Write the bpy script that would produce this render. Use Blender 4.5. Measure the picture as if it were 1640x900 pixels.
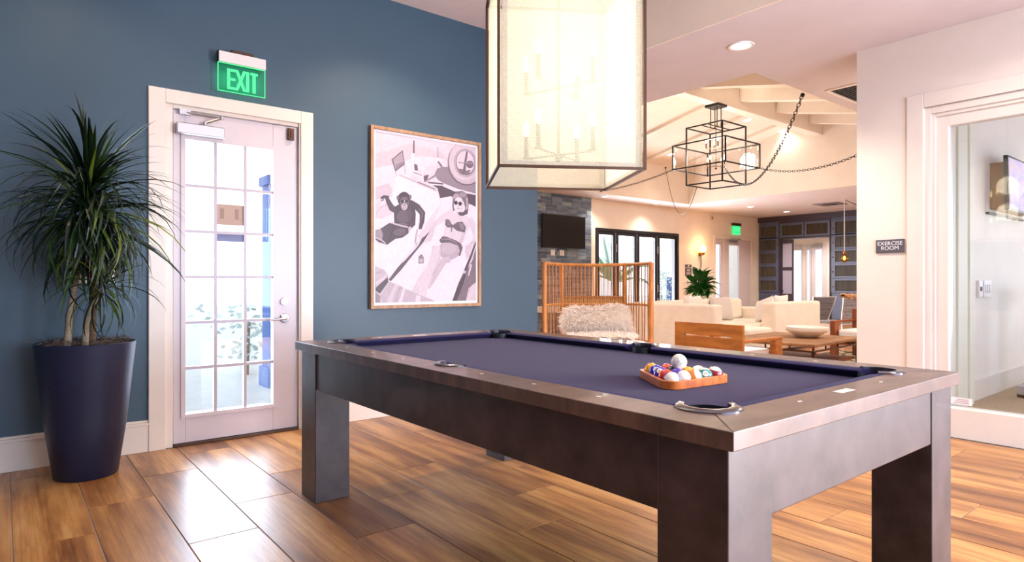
import bpy, bmesh, math, random
from mathutils import Vector, Matrix
random.seed(7)
for _o in list(bpy.data.objects):
    bpy.data.objects.remove(_o)
sc = bpy.context.scene
COL = sc.collection
PI = math.pi
R = math.radians

# ------------------------------------------------------------------ camera
F_PX, CAM_H = 1013.5, 1.145            # focal length in pixels of the 1640-wide frame, eye height
YAW = math.atan(812 / F_PX)            # +Y (towards the blue wall) turned towards +X (along it)
CS, CC = math.sin(YAW), math.cos(YAW)
cam = bpy.data.cameras.new('camera')
cam.sensor_fit = 'HORIZONTAL'
cam.sensor_width = 36
cam.lens = F_PX / 1640 * 36
cam.clip_start, cam.clip_end = 0.05, 200
cam_o = bpy.data.objects.new('camera', cam)
cam_o.location = (0, 0, CAM_H)
cam_o.rotation_euler = (PI / 2, 0, -YAW)
COL.objects.link(cam_o)
sc.camera = cam_o

# ------------------------------------------------------------------ world, lights, exposure
world = bpy.data.worlds.new('world')
sc.world = world
world.use_nodes = True
bg = world.node_tree.nodes['Background']
bg.inputs['Color'].default_value = (0.80, 0.90, 1.0, 1)
bg.inputs['Strength'].default_value = 1.9
sc.view_settings.view_transform = 'Standard'
sc.view_settings.look = 'None'
sc.view_settings.gamma = 1
sc.view_settings.exposure = 0.12
sc.view_settings.use_curve_mapping = False
sc.cycles.use_denoising = True
sc.cycles.max_bounces = 10
sc.cycles.transparent_max_bounces = 24


def area(name, loc, rot, sx, sy, power, col):
    l = bpy.data.lights.new(name, 'AREA')
    l.shape = 'RECTANGLE'
    l.size, l.size_y, l.energy, l.color = sx, sy, power, col
    o = bpy.data.objects.new(name, l)
    o.location, o.rotation_euler = loc, rot
    COL.objects.link(o)
    return o


# daylight standing in the window openings the camera looks away from, plus an added side fill
area('daylight_rear_window', (3.2, -3.16, 1.45), (R(90), 0, 0), 4.2, 2.3, 265, (0.48, 0.70, 1.0))
area('added_side_fill', (5.43, -2.32, 1.22), (R(90), 0, R(90)), 1.2, 2.2, 500, (0.97, 0.93, 1.0))  # fill light added to brighten the table end and right-hand floor
area('daylight_exercise_window', (9.92, -0.6, 1.5), (R(90), 0, R(90)), 4.0, 2.2, 70, (0.9, 0.95, 1.0))
area('daylight_living_window', (12.1, 10.36, 1.3), (R(-90), 0, 0), 3.0, 2.1, 450, (0.98, 0.98, 1.0))
area('daylight_glass_door', (1.3, 5.25, 1.2), (R(-90), 0, 0), 0.7, 2.0, 60, (0.66, 0.80, 1.0))


def downlight(x, y, z, power, col=(1, 0.82, 0.64), cone=120):
    l = bpy.data.lights.new('unseen_downlight', 'SPOT')
    l.energy, l.color, l.spot_size, l.spot_blend, l.shadow_soft_size = power, col, R(cone), .6, .05
    o = bpy.data.objects.new('unseen_downlight', l)
    o.location = (x, y, z)
    COL.objects.link(o)


# the high ceiling's own downlights, above the frame, and unseen spots added to brighten the lounge, vestibule and right wall
for _x, _p in ((0.3, 45), (2.5, 115)):
    downlight(_x, 4.03, 3.52, _p, (1, .76, .52))
    downlight(_x, -0.3, 3.52, 90)
for _x, _y, _p in ((6.6, 2.75, 210), (9.4, 2.7, 210), (12.2, 2.7, 200), (15.3, 5.0, 160), (15.9, 7.3, 190), (19.4, 9.2, 420), (5.0, 6.2, 215), (4.7, 8.2, 150), (4.6, 1.2, 40)):
    downlight(_x, _y, 3.0, _p, (1, .90, .82), 150)
for _x, _y in ((7.6, 0.2), (8.6, -1.4)):
    downlight(_x, _y, 3.0, 26, (1, .95, .9))

# ------------------------------------------------------------------ helpers: materials


def lin(c):
    return tuple((x / 12.92 if x <= 0.04045 else ((x + 0.055) / 1.055) ** 2.4) for x in (v / 255 for v in c))


class NT:
    def __init__(s, name):
        s.m = bpy.data.materials.new(name)
        s.m.use_nodes = True
        s.t = s.m.node_tree
        s.b = s.t.nodes['Principled BSDF']
        s.out = s.t.nodes['Material Output']

    def n(s, typ, **kw):
        x = s.t.nodes.new(typ)
        for k, v in kw.items():
            if k in x.inputs:
                x.inputs[k].default_value = v
            else:
                setattr(x, k, v)
        return x

    def l(s, a, b):
        s.t.links.new(a, b)

    def ramp(s, fac, stops):
        r = s.n('ShaderNodeValToRGB')
        e = r.color_ramp.elements
        while len(e) < len(stops):
            e.new(0.5)
        for k, (p, c) in enumerate(stops):
            e[k].position = p
            e[k].color = (*c, 1)
        s.l(fac, r.inputs['Fac'])
        return r.outputs['Color']

    def coords(s, scale=(1, 1, 1), rnd=False, gen='Object'):
        tc = s.n('ShaderNodeTexCoord')
        mp = s.n('ShaderNodeMapping')
        mp.inputs['Scale'].default_value = scale
        s.l(tc.outputs[gen], mp.inputs['Vector'])
        if rnd:
            oi = s.n('ShaderNodeObjectInfo')
            mu = s.n('ShaderNodeMath', operation='MULTIPLY')
            mu.inputs[1].default_value = 91.7
            s.l(oi.outputs['Random'], mu.inputs[0])
            s.l(mu.outputs[0], mp.inputs['Location'])
            s.rnd = oi.outputs['Random']
        return mp.outputs['Vector']

    def noise(s, vec, scale, detail=3, rough=0.55):
        x = s.n('ShaderNodeTexNoise')
        x.inputs['Scale'].default_value = scale
        x.inputs['Detail'].default_value = detail
        x.inputs['Roughness'].default_value = rough
        if vec is not None:
            s.l(vec, x.inputs['Vector'])
        return x.outputs['Fac']

    def bump(s, h, strength, dist):
        x = s.n('ShaderNodeBump')
        x.inputs['Strength'].default_value = strength
        x.inputs['Distance'].default_value = dist
        s.l(h, x.inputs['Height'])
        s.l(x.outputs['Normal'], s.b.inputs['Normal'])


def pbr(name, col, rough=0.5, metal=0.0, var=0.0, vscale=6, bump=None, coat=0, emit=None, spec=None, sheen=0, vs=(1, 1, 1)):
    """plain surface: colour (sRGB 0-255) with a gentle procedural mottling and optional grain relief"""
    t = NT(name)
    c = lin(col)
    b = t.b
    b.inputs['Roughness'].default_value = rough
    b.inputs['Metallic'].default_value = metal
    b.inputs['Coat Weight'].default_value = coat
    b.inputs['Sheen Weight'].default_value = sheen
    if spec is not None:
        b.inputs['Specular IOR Level'].default_value = spec
    vec = t.coords(vs)
    v = max(var, 0.02)
    fac = t.noise(vec, vscale)
    t.l(t.ramp(fac, [(0.3, tuple(x * (1 - v) for x in c)), (0.7, tuple(min(1, x * (1 + v)) for x in c))]), b.inputs['Base Color'])
    if bump:
        t.bump(t.noise(vec, bump[0], 2), bump[1], bump[2])
    if emit:
        b.inputs['Emission Color'].default_value = (*lin(emit[0]), 1)
        b.inputs['Emission Strength'].default_value = emit[1]
    return t.m


def wood(name, dark, light, rough=0.4, scale=(14, 1.4, 14), nsc=2.0, rnd=False, coat=0.0):
    t = NT(name)
    vec = t.coords(scale, rnd)
    f = t.noise(vec, nsc, 5, 0.6)
    col = t.ramp(f, [(0.28, lin(dark)), (0.72, lin(light))])
    t.l(col, t.b.inputs['Base Color'])
    t.b.inputs['Roughness'].default_value = rough
    t.b.inputs['Coat Weight'].default_value = coat
    t.bump(f, 0.12, 0.002)
    return t.m


def glass(name, tint=(255, 255, 255), refl=0.06):
    t = NT(name)
    t.t.nodes.remove(t.b)
    tr = t.n('ShaderNodeBsdfTransparent')
    tr.inputs['Color'].default_value = (*lin(tint), 1)
    gl = t.n('ShaderNodeBsdfGlossy')
    gl.inputs['Roughness'].default_value = 0.02
    lw = t.n('ShaderNodeLayerWeight')      # facing term: the same from both sides of the sheet
    pw = t.n('ShaderNodeMath', operation='POWER')
    pw.inputs[1].default_value = 5
    t.l(lw.outputs['Facing'], pw.inputs[0])
    fr = t.n('ShaderNodeMath', operation='MULTIPLY_ADD')
    fr.inputs[1].default_value, fr.inputs[2].default_value = 0.8, refl
    t.l(pw.outputs[0], fr.inputs[0])
    mx = t.n('ShaderNodeMixShader')
    t.l(fr.outputs[0], mx.inputs[0])
    t.l(tr.outputs[0], mx.inputs[1])
    t.l(gl.outputs[0], mx.inputs[2])
    t.l(mx.outputs[0], t.out.inputs['Surface'])
    return t.m


def lamp_mat(name, col, strength):
    t = NT(name)
    t.t.nodes.remove(t.b)
    e = t.n('ShaderNodeEmission')
    e.inputs['Color'].default_value = (*lin(col), 1)
    e.inputs['Strength'].default_value = strength
    t.l(e.outputs[0], t.out.inputs['Surface'])
    return t.m


# ------------------------------------------------------------------ helpers: geometry
class MB:
    def __init__(s):
        s.v, s.f, s.m = [], [], []

    def add(s, vs, fs, m=0):
        k = len(s.v)
        s.v += [tuple(p) for p in vs]
        s.f += [tuple(i + k for i in f) for f in fs]
        s.m += [m] * len(fs)
        return s

    def hexa(s, p, m=0):
        return s.add(p, [(0, 3, 2, 1), (4, 5, 6, 7), (0, 1, 5, 4), (1, 2, 6, 5), (2, 3, 7, 6), (3, 0, 4, 7)], m)

    def box(s, x0, x1, y0, y1, z0, z1, m=0):
        return s.hexa([(x0, y0, z0), (x1, y0, z0), (x1, y1, z0), (x0, y1, z0), (x0, y0, z1), (x1, y0, z1), (x1, y1, z1), (x0, y1, z1)], m)

    def obox(s, M, sx, sy, sz, m=0):
        return s.hexa([M @ Vector((a * sx / 2, b * sy / 2, c * sz / 2)) for c in (-1, 1) for a, b in ((-1, -1), (1, -1), (1, 1), (-1, 1))], m)

    def bar(s, a, b, w, m=0):
        """square bar from a to b"""
        a, b = Vector(a), Vector(b)
        d = (b - a)
        q = d.to_track_quat('Z', 'Y').to_matrix().to_4x4()
        return s.obox(Matrix.Translation((a + b) / 2) @ q, w, w, d.length, m)

    def tube(s, pts, r, n=8, m=0, cap=True, closed=False):
        pts = [Vector(p) for p in pts]
        N = len(pts)
        rs = r if isinstance(r, (list, tuple)) else [r] * N
        vs, fs = [], []
        up = None
        for i, p in enumerate(pts):
            if closed:
                t = pts[(i + 1) % N] - pts[i - 1]
            else:
                t = pts[min(i + 1, N - 1)] - pts[max(i - 1, 0)]
            t = t.normalized()
            if up is None:
                up = t.orthogonal().normalized()
            up = (up - t * up.dot(t))
            up = up.normalized() if up.length > 1e-6 else t.orthogonal().normalized()
            w = t.cross(up)
            for k in range(n):
                a = 2 * PI * k / n
                vs.append(p + (up * math.cos(a) + w * math.sin(a)) * rs[i])
        for i in range(N if closed else N - 1):
            j = (i + 1) % N
            for k in range(n):
                l = (k + 1) % n
                fs.append((i * n + k, i * n + l, j * n + l, j * n + k))
        if cap and not closed:
            fs.append(tuple(range(n - 1, -1, -1)))
            fs.append(tuple((N - 1) * n + k for k in range(n)))
        return s.add(vs, fs, m)

    def lathe(s, prof, n=32, c=(0, 0, 0), m=0, M=None, cap=True):
        vs, fs = [], []
        for (r, z) in prof:
            for k in range(n):
                a = 2 * PI * k / n
                p = Vector((r * math.cos(a), r * math.sin(a), z))
                if M is not None:
                    p = M @ p
                vs.append((p[0] + c[0], p[1] + c[1], p[2] + c[2]))
        for i in range(len(prof) - 1):
            for k in range(n):
                l = (k + 1) % n
                fs.append((i * n + k, i * n + l, (i + 1) * n + l, (i + 1) * n + k))
        if cap and prof[0][0] > 1e-5:
            fs.append(tuple(range(n - 1, -1, -1)))
        if cap and prof[-1][0] > 1e-5:
            fs.append(tuple((len(prof) - 1) * n + k for k in range(n)))
        return s.add(vs, fs, m)

    def prism(s, pts, z0, z1, m=0):
        """outline in XY (may be concave) pulled up from z0 to z1"""
        n = len(pts)
        vs = [(x, y, z0) for x, y in pts] + [(x, y, z1) for x, y in pts]
        fs = [tuple(range(n - 1, -1, -1)), tuple(range(n, 2 * n))] + [(i, (i + 1) % n, n + (i + 1) % n, n + i) for i in range(n)]
        return s.add(vs, fs, m)

    def loft(s, rings, m=0, cap=True):
        n = len(rings[0])
        vs = [p for r in rings for p in r]
        fs = [(i * n + k, i * n + (k + 1) % n, (i + 1) * n + (k + 1) % n, (i + 1) * n + k) for i in range(len(rings) - 1) for k in range(n)]
        if cap:
            fs += [tuple(range(n - 1, -1, -1)), tuple((len(rings) - 1) * n + k for k in range(n))]
        return s.add(vs, fs, m)

    def grid(s, nu, nv, fn, m=0):
        vs = [fn(i / nu, j / nv) for i in range(nu + 1) for j in range(nv + 1)]
        fs = [(i * (nv + 1) + j, (i + 1) * (nv + 1) + j, (i + 1) * (nv + 1) + j + 1, i * (nv + 1) + j + 1) for i in range(nu) for j in range(nv)]
        return s.add(vs, fs, m)

    def ball(s, c, rx, ry=None, rz=None, n=16, k=10, m=0):
        ry = ry or rx
        rz = rz or rx
        prof = [(max(math.sin(PI * i / k), 0.0), -math.cos(PI * i / k)) for i in range(k + 1)]
        return s.lathe(prof, n, c, m, Matrix.Diagonal((rx, ry, rz)))

    def mesh(s, name, mats, smooth=False, recalc=True):
        me = bpy.data.meshes.new(name)
        me.from_pydata(s.v, [], s.f)
        for q in (mats if isinstance(mats, (list, tuple)) else [mats]):
            me.materials.append(q)
        me.polygons.foreach_set('material_index', s.m)
        if recalc:
            b = bmesh.new()
            b.from_mesh(me)
            bmesh.ops.remove_doubles(b, verts=b.verts, dist=1e-6)
            bmesh.ops.recalc_face_normals(b, faces=b.faces)
            b.to_mesh(me)
            b.free()
        if smooth:
            me.polygons.foreach_set('use_smooth', [True] * len(me.polygons))
            me.set_sharp_from_angle(angle=R(42))
        me.update()
        return me

    def build(s, name, mats, parent=None, smooth=False, bevel=0, seg=2, recalc=True, loc=None, rotz=0):
        return link(name, s.mesh(name, mats, smooth, recalc), parent, bevel, seg, loc, rotz)


def link(name, me, parent=None, bevel=0, seg=2, loc=None, rotz=0):
    o = bpy.data.objects.new(name, me)
    COL.objects.link(o)
    if parent is not None:
        o.parent = parent
    if loc is not None:
        o.location = loc
    if rotz:
        o.rotation_euler = (0, 0, rotz)
    if bevel:
        bv = o.modifiers.new('bevel', 'BEVEL')
        bv.width, bv.segments, bv.limit_method = bevel, seg, 'ANGLE'
        bv.angle_limit = R(40)
    return o


def thing(name, label, cat, loc=(0, 0, 0), rotz=0, group=None):
    o = bpy.data.objects.new(name, None)
    COL.objects.link(o)
    o.location, o.rotation_euler = loc, (0, 0, rotz)
    o.empty_display_size = 0.1
    return tag(o, label, cat, group)


def tag(o, label=None, cat=None, group=None, kind=None):
    if label:
        o['label'] = label
    if cat:
        o['category'] = cat
    if group:
        o['group'] = group
    if kind:
        o['kind'] = kind
    return o


def struct(o):
    o['kind'] = 'structure'
    return o


def sroot(name, loc=(0, 0, 0)):
    o = bpy.data.objects.new(name, None)
    COL.objects.link(o)
    o.location = loc
    o.empty_display_size = 0.1
    return struct(o)


def copy_tree(o, parent=None):
    c = o.copy()
    COL.objects.link(c)
    if parent is not None:
        c.parent = parent
    for ch in list(o.children):
        copy_tree(ch, c)
    return c


def arc(cx, cy, r, a0, a1, n=8):
    return [(cx + r * math.cos(a0 + (a1 - a0) * i / n), cy + r * math.sin(a0 + (a1 - a0) * i / n)) for i in range(n + 1)]


def text_mesh(body, size, extrude=0.001, align='CENTER', spacing=1.0):
    cu = bpy.data.curves.new('lettering', 'FONT')
    cu.body, cu.size, cu.extrude, cu.align_x, cu.align_y = body, size, extrude, align, 'CENTER'
    cu.space_line = spacing
    cu.resolution_u = 3
    o = bpy.data.objects.new('lettering', cu)
    COL.objects.link(o)
    me = bpy.data.meshes.new_from_object(o.evaluated_get(bpy.context.evaluated_depsgraph_get()))
    bpy.data.objects.remove(o)
    return me


def lettering(name, body, size, material, parent, loc, rot, extrude=0.001, spacing=1.0):
    me = text_mesh(body, size, extrude, spacing=spacing)
    me.materials.clear()
    me.materials.append(material)
    o = link(name, me, parent)
    o.location, o.rotation_euler = loc, rot
    return o

# ------------------------------------------------------------------ materials
def tile_material(name, shared):
    """honey and walnut wood-look porcelain plank; SHARED: one big mesh, tint by position"""
    t = NT(name)
    if shared:
        vec = t.coords((9, 0.9, 1))
        geo = t.coords((3.35, 0.84, 1))
        vo = t.n('ShaderNodeTexVoronoi')
        vo.inputs['Scale'].default_value = 1.0
        t.l(geo, vo.inputs['Vector'])
        sx = t.n('ShaderNodeSeparateColor')
        t.l(vo.outputs['Color'], sx.inputs[0])
        rnd = sx.outputs[0]
    else:
        vec = t.coords((9, 0.9, 1), True)
        rnd = t.rnd
    f1 = t.noise(vec, 1.0, 6, 0.66)
    col = t.ramp(f1, [(0.27, lin((98, 56, 28))), (0.43, lin((158, 104, 56))), (0.58, lin((202, 146, 84))), (0.76, lin((226, 178, 120)))])
    # fine straight grain and a few dark streaks running along the plank
    st = t.n('ShaderNodeMapping')
    st.inputs['Scale'].default_value = (7.5, 0.55, 1)
    t.l(vec, st.inputs['Vector'])
    f2 = t.noise(st.outputs['Vector'], 1.6, 4, 0.6)
    col2 = t.ramp(f2, [(0.30, (0.50, 0.43, 0.36)), (0.50, (0.94, 0.93, 0.92)), (0.72, (1.06, 1.05, 1.03))])
    mx = t.n('ShaderNodeMix', data_type='RGBA', blend_type='MULTIPLY')
    mx.inputs[0].default_value = 0.6
    t.l(col, mx.inputs[6])
    t.l(col2, mx.inputs[7])
    tint = t.ramp(rnd, [(0.0, (0.62, 0.55, 0.48)), (0.5, (0.95, 0.92, 0.88)), (1.0, (1.12, 1.1, 1.06))])
    m2 = t.n('ShaderNodeMix', data_type='RGBA', blend_type='MULTIPLY')
    m2.inputs[0].default_value = 0.8
    t.l(mx.outputs[2], m2.inputs[6])
    t.l(tint, m2.inputs[7])
    t.l(m2.outputs[2], t.b.inputs['Base Color'])
    t.b.inputs['Roughness'].default_value = 0.33
    t.bump(f2, 0.10, 0.002)
    return t.m


def wall_paint(name, col, rough=0.55):
    return pbr(name, col, rough, var=0.03, vscale=3, bump=(160, 0.16, 0.002))


M = {}
M['tile'] = tile_material('wood_look_tile', False)
M['tile_far'] = tile_material('wood_look_tile_far', True)
M['grout'] = pbr('grout', (164, 154, 146), 0.85)
M['blue_wall'] = wall_paint('blue_paint', (58, 84, 102), 0.45)
M['white_wall'] = wall_paint('warm_white_paint', (236, 224, 212))
M['ceil'] = wall_paint('ceiling_paint', (210, 202, 206), 0.8)
M['trim'] = pbr('white_trim', (232, 221, 210), 0.32)
M['door_white'] = pbr('door_white', (212, 202, 208), 0.35)
M['muntin'] = pbr('muntin_lavender', (190, 180, 192), 0.4)
M['glass'] = glass('clear_glass')
M['glass_green'] = glass('sidelight_glass', (246, 247, 249))
M['chrome'] = pbr('chrome', (205, 205, 210), 0.18, 1.0)
M['satin'] = pbr('satin_metal', (190, 188, 192), 0.35, 0.9)
M['bronze'] = pbr('dark_bronze', (88, 62, 48), 0.4, 0.7)
M['brass'] = pbr('aged_brass', (168, 112, 66), 0.35, 0.9)
M['black'] = pbr('black_metal', (22, 21, 24), 0.4, 0.4)
M['blackframe'] = pbr('window_frame_black', (24, 25, 34), 0.4)
M['espresso'] = wood('espresso_wood', (30, 21, 23), (76, 60, 62), 0.42, (5, 5, 5), 1.4, coat=0.15)
M['rail_wood'] = wood('espresso_rail', (64, 46, 42), (118, 90, 78), 0.38, (3, 9, 3), 1.6, coat=0.2)
M['cloth'] = pbr('purple_felt', (41, 27, 66), 0.95, spec=.12, var=0.3, vscale=200, bump=(420, 0.25, 0.001), sheen=0.08)
M['cushion_cloth'] = pbr('purple_cushion_felt', (40, 33, 74), 0.95, spec=.12, var=0.18, vscale=260, sheen=0.05)
M['leather'] = pbr('black_leather', (20, 20, 30), 0.45)
M['gunmetal'] = pbr('pocket_iron', (120, 118, 126), 0.22, 0.95)
M['ivory_mark'] = pbr('pearl_inlay', (238, 226, 214), 0.3)
M['navy_pot'] = pbr('navy_planter', (24, 32, 60), 0.45, var=0.15, vscale=30, bump=(120, 0.12, 0.002))
M['soil'] = pbr('planter_moss', (86, 72, 62), 0.95, var=0.5, vscale=40)
M['trunk'] = pbr('cane_trunk', (150, 136, 112), 0.85, var=0.3, vscale=30, bump=(40, 0.5, 0.004), vs=(1, 1, 6))
M['trunk_dark'] = pbr('dark_cane_trunk', (92, 72, 50), 0.85, var=0.35, vscale=30, bump=(40, 0.5, 0.004), vs=(1, 1, 6))
M['white_plastic'] = pbr('white_plastic', (240, 232, 228), 0.4)
M['red'] = pbr('red_enamel', (168, 22, 44), 0.3)
M['oak'] = wood('oak_frame', (142, 104, 76), (190, 152, 116), 0.5, (10, 10, 3), 2)
M['teak'] = wood('teak', (140, 78, 26), (196, 124, 56), 0.45, (12, 2, 12), 1.6)
M['teak_red'] = wood('reddish_teak', (104, 48, 20), (160, 84, 40), 0.45, (12, 12, 2), 1.6)
M['driftwood'] = wood('brown_slab', (108, 72, 42), (176, 128, 84), 0.55, (2.5, 6, 2), 1.6)
M['rattan'] = pbr('rattan', (190, 120, 56), 0.5, var=0.25, vscale=20, bump=(60, 0.3, 0.002), vs=(1, 1, 0.4))
M['rattan_dark'] = pbr('rattan_dark', (150, 100, 54), 0.55, var=0.3, vscale=20)
_t = NT('sheepskin')
_tl = _t.n('ShaderNodeBsdfTranslucent', Color=(*lin((255, 246, 236)), 1))
_mx = _t.n('ShaderNodeMixShader')
_mx.inputs[0].default_value = 0.45
_t.b.inputs['Base Color'].default_value = (*lin((255, 246, 238)), 1)
_t.b.inputs['Roughness'].default_value = 0.9
_t.l(_t.b.outputs[0], _mx.inputs[1])
_t.l(_tl.outputs[0], _mx.inputs[2])
_t.l(_mx.outputs[0], _t.out.inputs['Surface'])
M['fur'] = _t.m
M['linen'] = pbr('cream_canvas', (246, 234, 220), 0.9, var=0.04, bump=(9, 0.35, 0.02), sheen=0.2)
M['pillow_white'] = pbr('white_pillow', (240, 234, 232), 0.9, bump=(14, 0.3, 0.01))
M['pillow_grey'] = pbr('oatmeal_pillow', (214, 204, 200), 0.9, bump=(14, 0.3, 0.01))
M['cab'] = pbr('blue_black_cabinet', (84, 92, 122), 0.35, var=0.06)
M['cab_dark'] = pbr('cabinet_plum', (56, 44, 62), 0.4)
M['pleat'] = pbr('olive_pleats', (84, 76, 54), 0.8, var=0.6, vscale=16, vs=(0.1, 3, 0.1))
M['porcelain'] = pbr('white_ceramic', (240, 232, 222), 0.4)
M['porcelain_dark'] = pbr('glazed_dark_foot', (92, 80, 70), 0.5)
M['leaf_dark'] = pbr('lily_leaf', (36, 92, 30), 0.35, var=0.4, vscale=5)
M['tv'] = pbr('screen_black', (10, 8, 9), 0.22, spec=.35)
M['tv_case'] = pbr('tv_case', (18, 18, 20), 0.4)
M['plaque'] = pbr('plaque_grey', (88, 84, 92), 0.5)
M['white_ink'] = pbr('white_lettering', (244, 240, 240), 0.5)
M['carpet'] = pbr('exercise_carpet', (176, 156, 128), 0.95, var=0.3, vscale=90, bump=(300, 0.4, 0.003))
M['concrete'] = pbr('patio_concrete', (206, 206, 204), 0.9, var=0.05)
M['rope'] = pbr('grey_rope', (150, 146, 152), 0.8, var=0.3, vscale=40)
M['rope_dark'] = pbr('dark_rope_weave', (70, 66, 74), 0.9)
M['alu'] = pbr('pale_metal_frame', (220, 220, 226), 0.35, 0.6)
M['grille'] = pbr('vent_grille', (120, 118, 124), 0.6)
M['dark_void'] = pbr('vent_dark', (24, 24, 26), 0.9)
M['light_disc'] = lamp_mat('lamp_diffuser', (255, 244, 226), 9)
M['bulb'] = lamp_mat('lamp_bulb', (255, 226, 170), 14)
M['flame_bulb'] = lamp_mat('sconce_glow', (255, 196, 110), 9)
M['exit_glow'] = lamp_mat('exit_letter_glow', (96, 255, 160), 1.25)
M['chair_grey'] = pbr('grey_weave', (120, 118, 124), 0.8, var=0.3, vscale=60)
M['tan_throw'] = pbr('tan_throw', (184, 140, 100), 0.9, var=0.3, vscale=12)
M['palm'] = pbr('palm_leaf', (70, 140, 96), 0.5, var=0.25, vscale=4)
M['shrub'] = pbr('shrub_leaf', (196, 210, 204), 0.6, var=0.3, vscale=5)
M['porch'] = pbr('porch_column_paint', (96, 124, 190), 0.7)
M['stain_rack'] = wood('amber_rack', (168, 72, 20), (222, 128, 48), 0.35, (18, 18, 10), 2.2, coat=0.4)

# ------------------------------------------------------------------ the setting
YB, YT = 4.85, 5.05           # blue wall front and back
ZC, ZH = 3.013, 3.535         # low ceiling, high ceiling

# floor: grout bed with every plank tile laid on it
floor = struct(MB().box(-1.75, 5.49, -3.3, 5.04, -0.12, -0.004).box(4.2, 17.9, 5.04, 10.3, -0.12, -0.004).box(5.49, 17.9, 2.2, 5.04, -0.12, -0.004)
               .box(17.9, 21, 7.4, 11.4, -0.12, -0.004).build('floor', M['grout']))
PX_, PY_, G_ = 0.2985, 1.195, 0.0022


def tile_mesh(w, l):
    b = MB()
    e = 0.0012
    b.loft([[(0, 0, -0.012), (w, 0, -0.012), (w, l, -0.012), (0, l, -0.012)], [(0, 0, -e), (w, 0, -e), (w, l, -e), (0, l, -e)],
            [(e, e, 0), (w - e, e, 0), (w - e, l - e, 0), (e, l - e, 0)]])
    return b.mesh('tile', M['tile'])


_tm = {}


def tiles(x_lo, x_hi, y_lo, y_hi):
    """plank rectangles of the one-third stagger inside a rectangle of floor"""
    k0 = math.floor((x_lo - 0.025) / PX_)
    for k in range(k0, math.ceil((x_hi - 0.025) / PX_) + 1):
        xa, xb = 0.025 + PX_ * k, 0.025 + PX_ * (k + 1)
        ya = 3.43 + 0.3975 * k
        n0 = math.floor((y_lo - ya) / PY_)
        for n in range(n0, n0 + int((y_hi - y_lo) / PY_) + 3):
            a, b = max(ya + PY_ * n, y_lo), min(ya + PY_ * (n + 1), y_hi)
            c, d = max(xa, x_lo), min(xb, x_hi)
            if b - a > 0.03 and d - c > 0.03:
                yield c + G_, d - G_, a + G_, b - G_


for c, d, a, b in tiles(-1.2, 5.405, 0.25, 4.835):
    key = (round(d - c, 3), round(b - a, 3))
    if key not in _tm:
        _tm[key] = tile_mesh(d - c, b - a)
    link('tile', _tm[key], floor, loc=(c, a, 0))
_f = MB()
for rect in ((-1.7, -1.2, -3.2, 4.83), (-1.2, 5.4, -3.2, 0.25), (4.25, 17.5, 4.835, 10.08), (5.405, 17.5, 2.29, 4.835)):
    for c, d, a, b in tiles(*rect):
        _f.box(c, d, a, b, -0.012, 0)
tag(_f.build('far_tiles', M['tile_far'], floor), kind='stuff')

# blue wall with the glass door's opening
struct(MB().box(-1.7, 0.84, YB, YT, -0.1, ZH + 0.05).box(1.795, 4.215, YB, YT, -0.1, ZH + 0.05).box(0.84, 1.795, YB, YT, 2.375, ZH + 0.05)
       .build('wall_back', M['blue_wall']))
for nm, xa, xb in (('baseboard_back', -1.7, 0.752), ('baseboard_back', 1.88, 4.215)):
    struct(MB().box(xa, xb, YB - 0.016, YB + 0.01, 0, 0.178).box(xa, xb, YB - 0.022, YB + 0.01, 0.178, 0.196).box(xa, xb, YB - 0.012, YB + 0.01, 0.196, 0.212)
           .build(nm, M['trim'], bevel=0.003))
struct(MB().box(-1.85, -1.7, -3.3, YT, -0.1, ZH + 0.05).build('wall_left', M['blue_wall']))
struct(MB().box(-1.85, 0.9, -3.35, -3.2, -0.1, ZH).box(5.4, 10.1, -3.35, -3.2, -0.1, ZH).box(0.9, 5.4, -3.35, -3.2, 2.65, ZH).box(0.9, 5.4, -3.35, -3.2, -0.1, 0.25)
       .build('wall_front', M['white_wall']))
# ceilings
struct(MB().box(-1.85, 4.04, -3.35, YT, ZH, ZH + 0.12).build('ceiling', pbr('knockdown_ceiling', (232, 222, 222), 0.9, bump=(70, 0.5, 0.006))))
OX0, OX1, OY0, OY1 = 5.25, 13.0, 3.07, 9.35       # the opening of the vault in the low ceiling
struct(MB().box(4.028, 4.05, -3.3, YB - .002, ZC + .001, ZH + .02).build('wall_soffit', wall_paint('lantern_glow_peach', (252, 236, 216))))  # soffit side face, with the lantern's warm glow put into its paint
RY, RZ, SL = 6.2, 4.50, 0.21
ZE = RZ - SL * (RY - OY0)                         # where the slopes meet the side walls
struct(MB().box(4.04, OX0, -3.35, 10.3, ZC, ZH + 0.12).box(OX1, 18.0, -3.35, 10.3, ZC, ZC + 0.4).box(OX0, OX1, -3.35, OY0, ZC, ZE + 0.1)
       .box(OX0, OX1, OY1, 10.3, ZC, ZE + 0.1).build('ceiling_low', M['ceil']))
struct(MB().box(OX0 + .006, OX1 - .006, OY1 - .006, OY1 + .02, ZC + .004, ZE + .05).box(OX0 + .006, OX1 - .006, OY0 - .02, OY0 + .006, ZC + .004, ZE + .05).build('wall_vault_side', M['white_wall']))
_v = MB()
for ye in (OY0 - .1, OY1 + .1):
    za = RZ - SL * abs(ye - RY)
    xa, xb = OX0 - .2, OX1 + .2
    _v.hexa([(xa, ye, za), (xb, ye, za), (xb, RY, RZ), (xa, RY, RZ), (xa, ye, za + .15), (xb, ye, za + .15), (xb, RY, RZ + .15), (xa, RY, RZ + .15)])
struct(_v.build('ceiling_vault', M['white_wall']))
vault = bpy.data.objects['ceiling_vault']
_g = MB()
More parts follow.
